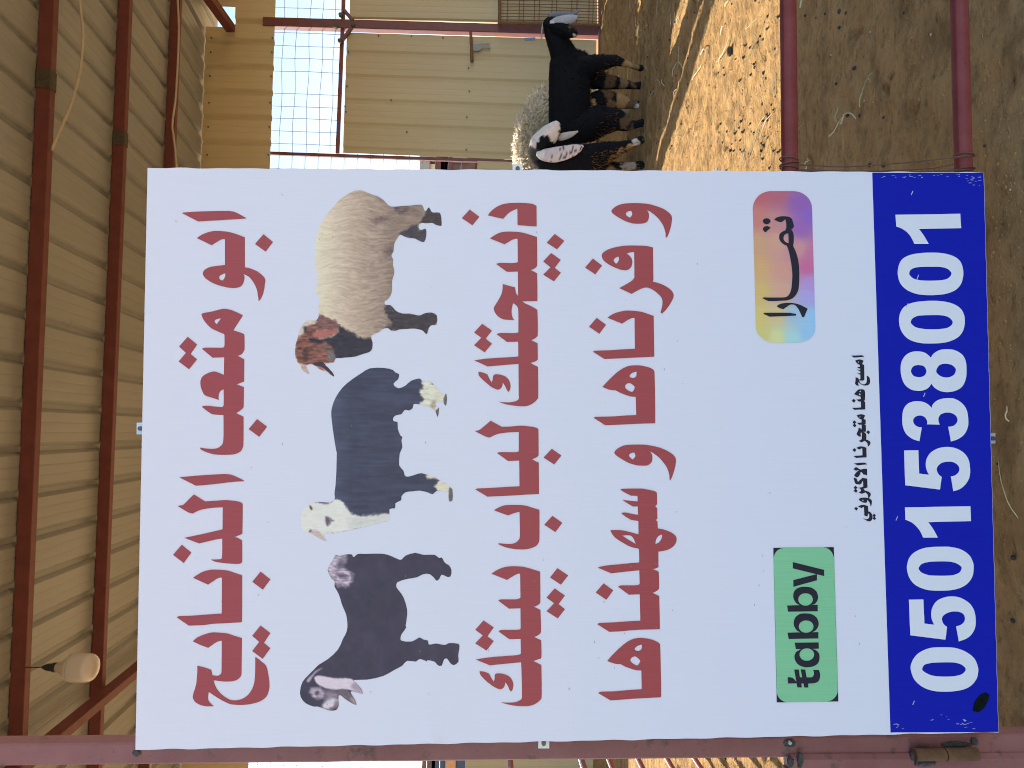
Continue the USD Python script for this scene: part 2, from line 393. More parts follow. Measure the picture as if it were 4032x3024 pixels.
door = thing('sheet_door', 'beige ribbed sheet door with a rusty bolt, right of the slim red post', 'door')
dn = .02
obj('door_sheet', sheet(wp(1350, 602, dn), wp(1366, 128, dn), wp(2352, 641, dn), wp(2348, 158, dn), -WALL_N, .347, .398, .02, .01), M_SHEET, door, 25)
bolt = obj('bolt_rod', tube([wp(1853, 126, .07), wp(1856, 180, .08), wp(1858, 242, .06)], [.022, .02, .026], 10), M_RUST, door)
hasp = [Polygon([(1862, 176), (1884, 174), (1897, 170), (1928, 171), (1931, 190), (1899, 190), (1886, 200), (1866, 202)]).difference(Polygon([(1900, 176), (1922, 177), (1923, 184), (1901, 184)]))]
def px_poly(poly, fn, thick, nrm):
    """extrudes a polygon drawn in picture coordinates on to the surface fn gives, along nrm"""
    polys = getattr(poly, 'geoms', [poly]); out = []
    for g in polys:
        if g.area < 1e-6: continue
        v, f = trimesh.creation.triangulate_polygon(g, engine='earcut')
        P = np.array([fn(a, b) for a, b in v])
        n = len(P)
        V = [P + nrm * thick]; F = [f]
        if np.cross(P[f[0][1]] - P[f[0][0]], P[f[0][2]] - P[f[0][0]]) @ nrm < 0: F = [f[:, ::-1]]
        V.append(P); k = n
        for ring in [g.exterior] + list(g.interiors):
            r = np.array([fn(a, b) for a, b in np.array(ring.coords)[:-1]]); c = len(r)
            V += [r, r + nrm * thick]; i = np.arange(c); j = (i + 1) % c
            b0 = sum(len(x) for x in V[:-2])
            F += [np.stack([b0 + i, b0 + j, b0 + c + j], 1), np.stack([b0 + i, b0 + c + j, b0 + c + i], 1)]
        out.append(trimesh.Trimesh(np.vstack(V), np.vstack(F), process=False))
    return trimesh.util.concatenate(out)
obj('hasp', px_poly(hasp[0], lambda a, b: wp(a, b, .06), .008, WALL_N), M_HASP, door)
obj('paint_mark', px_poly(Polygon([(2066, 149), (2107, 148), (2107, 157), (2066, 158)]), lambda a, b: wp(a, b, .03), .004, WALL_N), M_BLUE, door)
scr = []
for (x, y) in [(1372, 205), (1366, 340), (1362, 440), (1359, 240 + 180), (1845, 268), (1848, 360), (1838, 462), (1836, 590), (1490, 140), (1620, 141), (1744, 149), (1602, 520), (1540, 395)]:
    c = wp(x, y, .022); scr.append(trimesh.creation.cylinder(radius=.013, segment=[c, c + WALL_N * .012], sections=8))
tag(obj('screws', scr, M_STEEL, door), kind='stuff')

panel = thing('wall_panel', 'beige ribbed sheet panel right of the main red post, behind the grid hurdle', 'wall')
obj('wall_sheet', sheet(wp(1376, 74, .0), wp(1392, -560, .0), wp(2352, 96, .0), wp(2352, -560, .0), -WALL_N, .347, .33, .03, .01), M_SHEET, panel, 25)

low = thing('low_wall', 'low beige ribbed sheet wall left of the slim red post', 'wall')
Xr = wx(1867, 636)
for i in range(13):
    x1 = Xr - i * 1.06; x0 = x1 - 1.08
    o = .03 + .002 * (i % 2)
    obj('wall_sheet', sheet(wxz(x0, 0, o), wxz(x1, 0, o), wxz(x0, 1.79, o), wxz(x1, 1.79, o), -WALL_N, .36, .2, .03, .01), M_SHEET, low, 25)

mid = thing('middle_wall_panel', 'tall beige ribbed sheets filling part of the mesh opening behind the board', 'wall')
ZM = wz(xbot(1200), 1200) + .02
for x0, x1, z0 in ((1.10, 1.98, 2.80), (1.97, 2.84, 1.82), (.14, .42, 1.82)):
    o = .0 + .003 * (x0 > 1.5)
    obj('wall_sheet', sheet(wxz(x0, z0, o), wxz(x1, z0, o), wxz(x0, ZM, o), wxz(x1, ZM, o), -WALL_N, .36, .12, .03), M_SHEET, mid, 25)

# welded mesh in the opening
screen = thing('mesh_screen', 'welded wire mesh across the open strip of the back wall', 'wire mesh')
wires = []
rows = [31, 82, 134, 185, 232]
for o in rows:
    wires.append(tube([wp(xbot(y) + o + (3 * math.sin(y * .021 + o)), y, -.03) for y in range(-540, 605, 60)], .0046, 5))
for y in (-520, -470, -420, -370, -320, -270, -220, -170, -120, -70, -20, 30, 128, 178, 228, 280, 367, 417, 465, 514, 565):
    wires.append(tube([wp(xbot(y) - 8, y, -.022), wp(xbot(y) + 130, y + 4 + RNG.uniform(-2, 2), -.022), wp(xbot(y) + 255, y + 9, -.022)], .0046, 5))
for k in range(15):
    o = 31 + 51.3 * k
    wires.append(tube([wp(xbot(y) + o, y, -.03) for y in np.linspace(606, 3700, 24)], .0046, 5))
for y in range(663, 3700, 51):
    wires.append(tube([wp(xbot(y) - 8, y, -.022), wp(1872, y + 26, -.022)], .0046, 5))
tag(obj('wire', wires, M_WIRE, screen), kind='stuff')

# grid hurdle leaning by the wall
hur = thing('grid_hurdle', 'rusty grid hurdle leaning against the wall panel above the dark goat', 'hurdle')
ho = .16
obj('frame_bar', tube([wp(1967, -220, ho), wp(1967, 88, ho)], .022, 8), M_RUST, hur)
obj('frame_bar', tube([wp(1960, 90, ho), wp(2362, 99, ho)], .022, 8), M_RUST, hur)
gw = []
for i, y in enumerate(np.arange(-210, 88, 12.5)):
    gw.append(tube([wp(1967, y, ho), wp(2100, y + RNG.uniform(-3, 3), ho), wp(2230, y + 4 + RNG.uniform(-3, 3), ho), wp(2358, y + 7, ho)], .0052, 5))
for x in (1996, 2043, 2060, 2103, 2122, 2172, 2190, 2250, 2270, 2318, 2334):
    gw.append(tube([wp(x + 12, -220, ho + .01), wp(x + 4, -60, ho + .01), wp(x, 92, ho + .01)], .0058, 5))
tag(obj('wire', gw, M_RUST, hur), kind='stuff')
bd = thing('old_board', 'short worn board lying at the foot of the back wall', 'board')
obj('board', beam(wp(2392, 112, .22), wp(2388, 210, .24), .05, .12, UP, .01), M_WOOD, bd)

# ------------------------------------------------------------------ side fence on the left of the pen
sf = thing('pipe_fence', 'red pipe fence running back along the left side of the pen', 'fence')
XF = -2.62
vp = unit(ray(1740, 1760))
vp = unit([vp[0], vp[1], 0])
def side_pt(x3024, t):
    d = ray(x3024, 3024); p = CAM + d * ((XF) / d[0]); return p + vp * t
for k, (x, r) in enumerate(((2012, .019), (2300, .022), (2412, .020), (2530, .019), (2648, .018), (2760, .018))):
    obj('rail', tube([side_pt(x, -1.2), side_pt(x, 2.0), side_pt(x, 4.7)], r, 10), M_PIPE if k != 1 else M_RED, sf)
for t in (-1.0, .22, 2.4, 4.6):
    b = side_pt(2820, t); obj('upright', beam([b[0], b[1], -.05], [b[0], b[1], side_pt(2005, t)[2]], .04, .04), M_RED, sf)

# ------------------------------------------------------------------ beyond the wall: a neighbouring shed
YN = 25.0
nb = thing('neighbour_shed', 'dark sheet shed with pale door standing beyond the wire mesh', 'shed')
def nbox(px0, py0, px1, py1, Y, depth=.12):
    a, b = at(px0, py0, Y), at(px1, py1, Y)
    lo, hi = np.minimum(a, b), np.maximum(a, b)
    return trimesh.creation.box(bounds=[[lo[0], Y, lo[2]], [hi[0], Y + depth, hi[2]]])
obj('wall', nbox(1665, 560, 1846, 1900, YN), M_NEIGH_D, nb)
obj('base', nbox(1836, 560, 1960, 1900, YN + .3), M_NEIGH_D, nb)
obj('roof_edge', nbox(1654, 540, 1666, 1920, YN - .4, 3.0), M_NEIGH_G, nb)
for y0, y1, x0, x1, mt in ((560, 640, 1680, 1840, M_NEIGH_G), (1000, 1300, 1690, 1850, M_NEIGH_G)):
    obj('panel', nbox(x0, y0, x1, y1, YN - .06), mt, nb)
obj('pale_door', nbox(1676, 645, 1696, 1500, YN - .08), M_NEIGH_W, nb)
for x in (1720, 1738, 1752):
    obj('red_strip', nbox(x, 560, x + 5, 1890, YN - .07), M_RED, nb)
n2 = thing('far_hut', 'dark blue and brown hut with an orange cloth, far left beyond the mesh', 'hut')
obj('wall', nbox(1668, 2700, 1705, 3400, 27), M_NEIGH_D, n2)
obj('wall', nbox(1706, 2700, 1862, 3400, 27), M_NAVY, n2)
obj('cloth', nbox(1755, 2930, 1793, 3060, 26.9), M_NEIGH_O, n2)
obj('arch_pipe', tube(catmull([at(1830, 2950, 26), at(1850, 2962, 26), at(1862, 2990, 26), at(1864, 3100, 26)], 5), .035, 8), M_ZINC, n2)

# ------------------------------------------------------------------ foreground: post, gate, right-hand rails
YP = 2.10
def fy(x): return 2.135 + .11 * (x - .6)
def fp(px, py, dy=0.):
    n = unit([.05, -1, 0]); return on_plane(px, py, np.array([.6, 2.135 + dy, 0]), n)
post = thing('support_post', 'square red steel post holding the left edge of the board', 'post')
obj('post', beam(fp(-500, 2960, .09), fp(4300, 2912, .09), .060, .062, [.05, -1, 0], .005), M_POST, post)
for i, (x, y, rx, ry) in enumerate(((3108, 2925, 24, 17), (3760, 2930, 60, 12), (540, 2962, 16, 14), (3835, 2918, 14, 16))):
    c = fp(x, y, .058); s = ellipsoid([0, 0, 0], [ry / FPX * 2.1, .008, rx / FPX * 2.1], 3)
    s.vertices *= (.55 + .9 * meshkit.fbm(s.vertices * 160 + i, 2, i))[:, None]; s.apply_translation(c)
    obj('weld', s, M_DARK, post)
c = fp(3108, 2923, .045); obj('screw', trimesh.creation.cylinder(radius=.0055, segment=[c, c + np.array([0, -.006, 0])], sections=8), M_ZINC, post)
gate = thing('pipe_gate', 'rust-stained red gate hung on the square post, at the lower left', 'gate')
obj('stile', beam(fp(3100, 2997, .07), fp(4400, 2991, .07), .056, .055, [.05, -1, 0], .012), M_POST, gate)
obj('top_rail', beam(fp(3126, 3023, .07), fp(3140, 3700, .07), .055, .055, [.05, -1, 0], .012), M_POST, gate)
hg = obj('hinge', tube([fp(3600, 2972, .03), fp(3718, 2971, .03)], .0172, 16), M_RUST, gate)
obj('hinge', tube([fp(3722, 2971, .03), fp(3846, 2969, .03)], .0178, 16), M_RUST, gate)
for x, y, rx, ry in ((3600, 2975, 14, 22), (3640, 3005, 50, 10), (3112, 3000, 14, 20), (3150, 2992, 12, 30)):
    s = ellipsoid([0, 0, 0], [ry / FPX * 2.1, .008, rx / FPX * 2.1], 3); s.vertices *= (.5 + .9 * meshkit.fbm(s.vertices * 160 + x, 2, 5))[:, None]; s.apply_translation(fp(x, y, .04)); obj('weld', s, M_DARK, gate)

fence = thing('rail_fence', 'two round red pipe rails tied with wire, right of the board', 'fence')
obj('rail', tube([fp(3098, -900, .03), fp(3103, 0, .03), fp(3110, 680, .03), fp(3128, 2850, .03)], .0238, 20), M_PIPE, fence, True)
obj('rail', tube([fp(3752, -900, .03), fp(3776, 0, .03), fp(3794, 680, .03), fp(3850, 2850, .03)], .0248, 20), M_PIPE, fence, True)
def loop(px, py, r, tilt=0.):
    c = fp(px, py, .03); a = np.linspace(0, 2 * np.pi, 25)
    return np.array([c + np.array([tilt * math.sin(t), r * math.cos(t), r * math.sin(t)]) for t in a])
for x, y, r, tl in ((3106, 629, .0262, .004), (3107, 647, .0262, -.003), (3108, 664, .0262, .005), (3795, 613, .0272, .002), (3797, 668, .0272, -.002)):
    obj('tie_loop', tube(loop(x, y, r, tl), .0022, 6), M_TIE, fence)
for pts in (((3140, 649), (3343, 656), (3594, 638), (3753, 620), (3822, 613)), ((3140, 672), (3434, 674), (3662, 663), (3753, 647)), ((3140, 668), (3500, 678), (3700, 674), (3822, 667))):
    obj('tie_wire', tube(catmull([fp(a, b, .004) for a, b in pts], 8), .0020, 6), M_TIE, fence)

# ------------------------------------------------------------------ lamp and cables under the roof
YB = rp(80, 2630, .16)[1]
lamp = thing('hanging_bulb', 'big frosted light bulb hanging in a black socket from the nearest purlin', 'light bulb')
def bp(px, py): return at(px, py, YB)
top = bp(165, 2627); tip = bp(383, 2630)
obj('wire', tube([bp(96, 2627), bp(130, 2629), top], .004, 6), M_BLACKP, lamp)
def revolve(prof, A, B, n=28):
    ax = unit(B - A); s, u = frame_of(ax, [0, 1, 0]); L = np.linalg.norm(B - A)
    a = np.linspace(0, 2 * np.pi, n, endpoint=False)
    return loft([A + ax * (t * L) + r * (np.cos(a)[:, None] * s + np.sin(a)[:, None] * u) for t, r in prof])
obj('socket', revolve([(0, .008), (.03, .016), (.08, .024), (.15, .029), (.2, .03), (.205, .036), (.255, .036), (.26, .03)], top, tip), M_BLACKP, lamp, 30)
M_GLOBE = mat('frosted_globe', {'p': ('principled_bsdf', {'base_color': (.46, .43, .42), 'roughness': .28, 'subsurface_weight': .3, 'subsurface_scale': .02, 'coat_weight': .3})}, [])
R = 54 / FPX * YB
obj('globe', revolve([(.255, .030), (.28, .034), (.34, .046), (.42, .070), (.52, R * .93), (.58, R), (.80, R * 1.0), (.84, R * .99), (.90, R * .93), (.945, R * .80), (.975, R * .6), (.99, R * .35), (1.0, .002)], top, tip, 36), M_GLOBE, lamp, 40)
obj('globe_collar', revolve([(.50, R * .955), (.51, R * .975), (.525, R * .965)], top, tip, 36), M_GLOBE, lamp, 40)
cb = [(306, -160), (314, 0), (326, 118), (324, 196), (312, 292), (283, 401), (246, 492), (213, 566), (205, 590)]
tag(obj('sagging_cable', tube(catmull([rp(a, b, .13 + .12 * math.sin(math.pi * i / 8)) for i, (a, b) in enumerate(cb)], 8), .011, 8), M_CABLE), 'cream cable sagging between the two nearest purlins', 'cable')
cb = [(699, -200), (700, 0), (704, 137), (693, 365), (679, 488), (684, 538), (695, 661), (700, 900), (640, 2000), (598, 2900), (592, 3000), (588, 3300)]
tag(obj('purlin_cable', tube(catmull([rp(a, b, .145) for a, b in cb], 8), .012, 8), M_CABLE), 'cream cable running along the purlin nearest the back wall', 'cable')

# ------------------------------------------------------------------ the banner board
SN = unit([.0409, -.9992, .0013]); S0 = np.array([-.18335, 2.04252, 1.35015])
def sp(px, py, off=0.):
    return on_plane(px, py, S0 + SN * off, SN)
def bend(px, py):
    """the cloth is not quite flat: slack near its edges"""
    e = math.exp(-((px - 1705) / 26) ** 2) * math.exp(-max(0, 2935 - py) / 40) * .012
    return e
def on_sign(lift):
    return lambda a, b: sp(a, b, bend(a, b) + lift)
sign = thing('banner_board', 'large white banner board with red lettering, printed sheep and a blue number band', 'sign')
TRc, BRc, BLc, TLc = (581, 661), (3874, 679), (3932, 2883), (533, 2953)
def edge(a, b, t): return (a[0] + (b[0] - a[0]) * t, a[1] + (b[1] - a[1]) * t)
# front cloth as a fine grid, folded back round the edges
nu, nv = 130, 92
V = []
for i in range(nu + 1):
    for j in range(nv + 1):
        a = edge(TRc, BRc, i / nu); b = edge(TLc, BLc, i / nu); p = edge(a, b, j / nv)
        wob = 2.2 * math.sin(i * .9) * math.sin(i * .23)
        if j in (0, nv): p = (p[0], p[1] + wob)
        V.append(sp(*p, bend(*p)))
V = np.array(V); id2 = np.arange((nu + 1) * (nv + 1)).reshape(nu + 1, nv + 1)
F = np.stack([id2[:-1, :-1], id2[1:, :-1], id2[1:, 1:], id2[:-1, 1:]], -1).reshape(-1, 4)
ring = np.concatenate([id2[:, 0], id2[-1, 1:], id2[-2::-1, -1], id2[0, -2:0:-1]])
c0 = V.mean(0); k = len(V)
back1 = V[ring] - SN * .006 + (V[ring] - c0) * .0012
back2 = V[ring] - SN * .026
V2 = np.vstack([V, back1, back2]); nR = len(ring); i = np.arange(nR); j = (i + 1) % nR
F = np.vstack([F, np.stack([ring[i], ring[j], k + j, k + i], 1), np.stack([k + i, k + j, k + nR + j, k + nR + i], 1)])
obj('banner', (V2, F), M_BANNER, sign, 40)
bf = []
for a, b in ((TRc, BRc), (BRc, BLc), (BLc, TLc), (TLc, TRc)):
    ins = lambda p: (p[0] + 40 * (1 if p[0] < 2000 else -1), p[1] + 40 * (1 if p[1] < 1500 else -1))
    a, b = ins(a), ins(b); bf.append(beam(sp(*a, -.030), sp(*b, -.030), .03, .025, SN))
for q in range(4):
    obj('frame_tube', bf[q], M_RED, sign)

# lettering is traced as outlines: "x,y" smooth, "x,y!" corner, "@V" changes to the measuring grid V
GRID = {'A': (680, 800, 3), 'B': (680, 1300, 3), 'C': (660, 1840, 3), 'D': (680, 2280, 3), 'E': (1800, 760, 3), 'F': (1800, 1240, 3),
        'G': (1820, 1640, 3), 'H': (1820, 2250, 3), 'I': (2280, 760, 3), 'J': (2280, 1200, 3), 'K': (2280, 1700, 3), 'L': (2280, 2240, 3),
        'P1': (3440, 700, 3), 'P2': (3440, 1180, 3), 'P3': (3440, 1660, 3), 'P4': (3440, 2120, 3), 'R7': (3024, 2268, 2.1944),
        'S1': (2900, 720, 4.794), 'S2': (2900, 1030, 4.794), 'T1': (3000, 2130, 5.026), 'T2': (3000, 2440, 4.879),
        'Q1': (3320, 1370, 8.294), 'Q2': (3320, 1550, 8.294), 'Q3': (3320, 1730, 8.294), 'Q4': (3320, 1890, 8.294),
        'U1': (1140, 720, 3.456), 'U2': (1140, 1100, 3.456), 'V1': (1160, 1420, 3.16), 'V2': (1160, 1780, 3.16), 'W1': (1160, 2150, 3.16), 'W2': (1160, 2450, 3.16)}
def trace(s, smooth=6):
    pts, cor, g = [], [], None
    for w in s.split():
        if w[0] == '@': g = GRID[w[1:]]; continue
        c = w.endswith('!'); x, y = w.rstrip('!').split(',')
        pts.append((g[0] + float(x) / g[2], g[1] + float(y) / g[2])); cor.append(c)
    P = np.array(pts); n = len(P); out = []
    for i in range(n):
        b, c = P[i], P[(i + 1) % n]
        if cor[i] and cor[(i + 1) % n]: out.append(b); continue
        a = 2 * b - c if cor[i] else P[i - 1]
        d = 2 * c - b if cor[(i + 1) % n] else P[(i + 2) % n]
        L = np.linalg.norm(c - b) + 1e-9
        m0 = (c - a) * .5; m1 = (d - b) * .5
        for mm in (m0, m1):
            l = np.linalg.norm(mm)
            if l > 1.1 * L: mm *= 1.1 * L / l
        if cor[i]: m0 = (c - b) * 1.0 if False else 1.5 * (c - b) - .5 * m1
        if cor[(i + 1) % n]: m1 = 1.5 * (c - b) - .5 * m0
        for t in np.linspace(0, 1, smooth, endpoint=False):
            out.append((2 * t**3 - 3 * t**2 + 1) * b + (t**3 - 2 * t**2 + t) * m0 + (-2 * t**3 + 3 * t**2) * c + (t**3 - t**2) * m1)
    return Polygon(out).buffer(0)
def shape(*paths):
    pos = [trace(p) for p in paths if p[0] != '-']; neg = [trace(p[1:]) for p in paths if p[0] == '-']
    g = unary_union(pos)
    return g.difference(unary_union(neg)) if neg else g
def circ(grid, x, y, rx, ry=None):
    g = GRID[grid]; ry = ry or rx
    a = np.linspace(0, 2 * np.pi, 40, endpoint=False)
    return Polygon(np.stack([g[0] + (x + rx * np.cos(a)) / g[2], g[1] + (y + ry * np.sin(a)) / g[2]], 1))
def ink_obj(name, poly, mt, lift, parent=sign):
    return obj(name, px_poly(poly, on_sign(lift), .0004, SN), mt, parent)

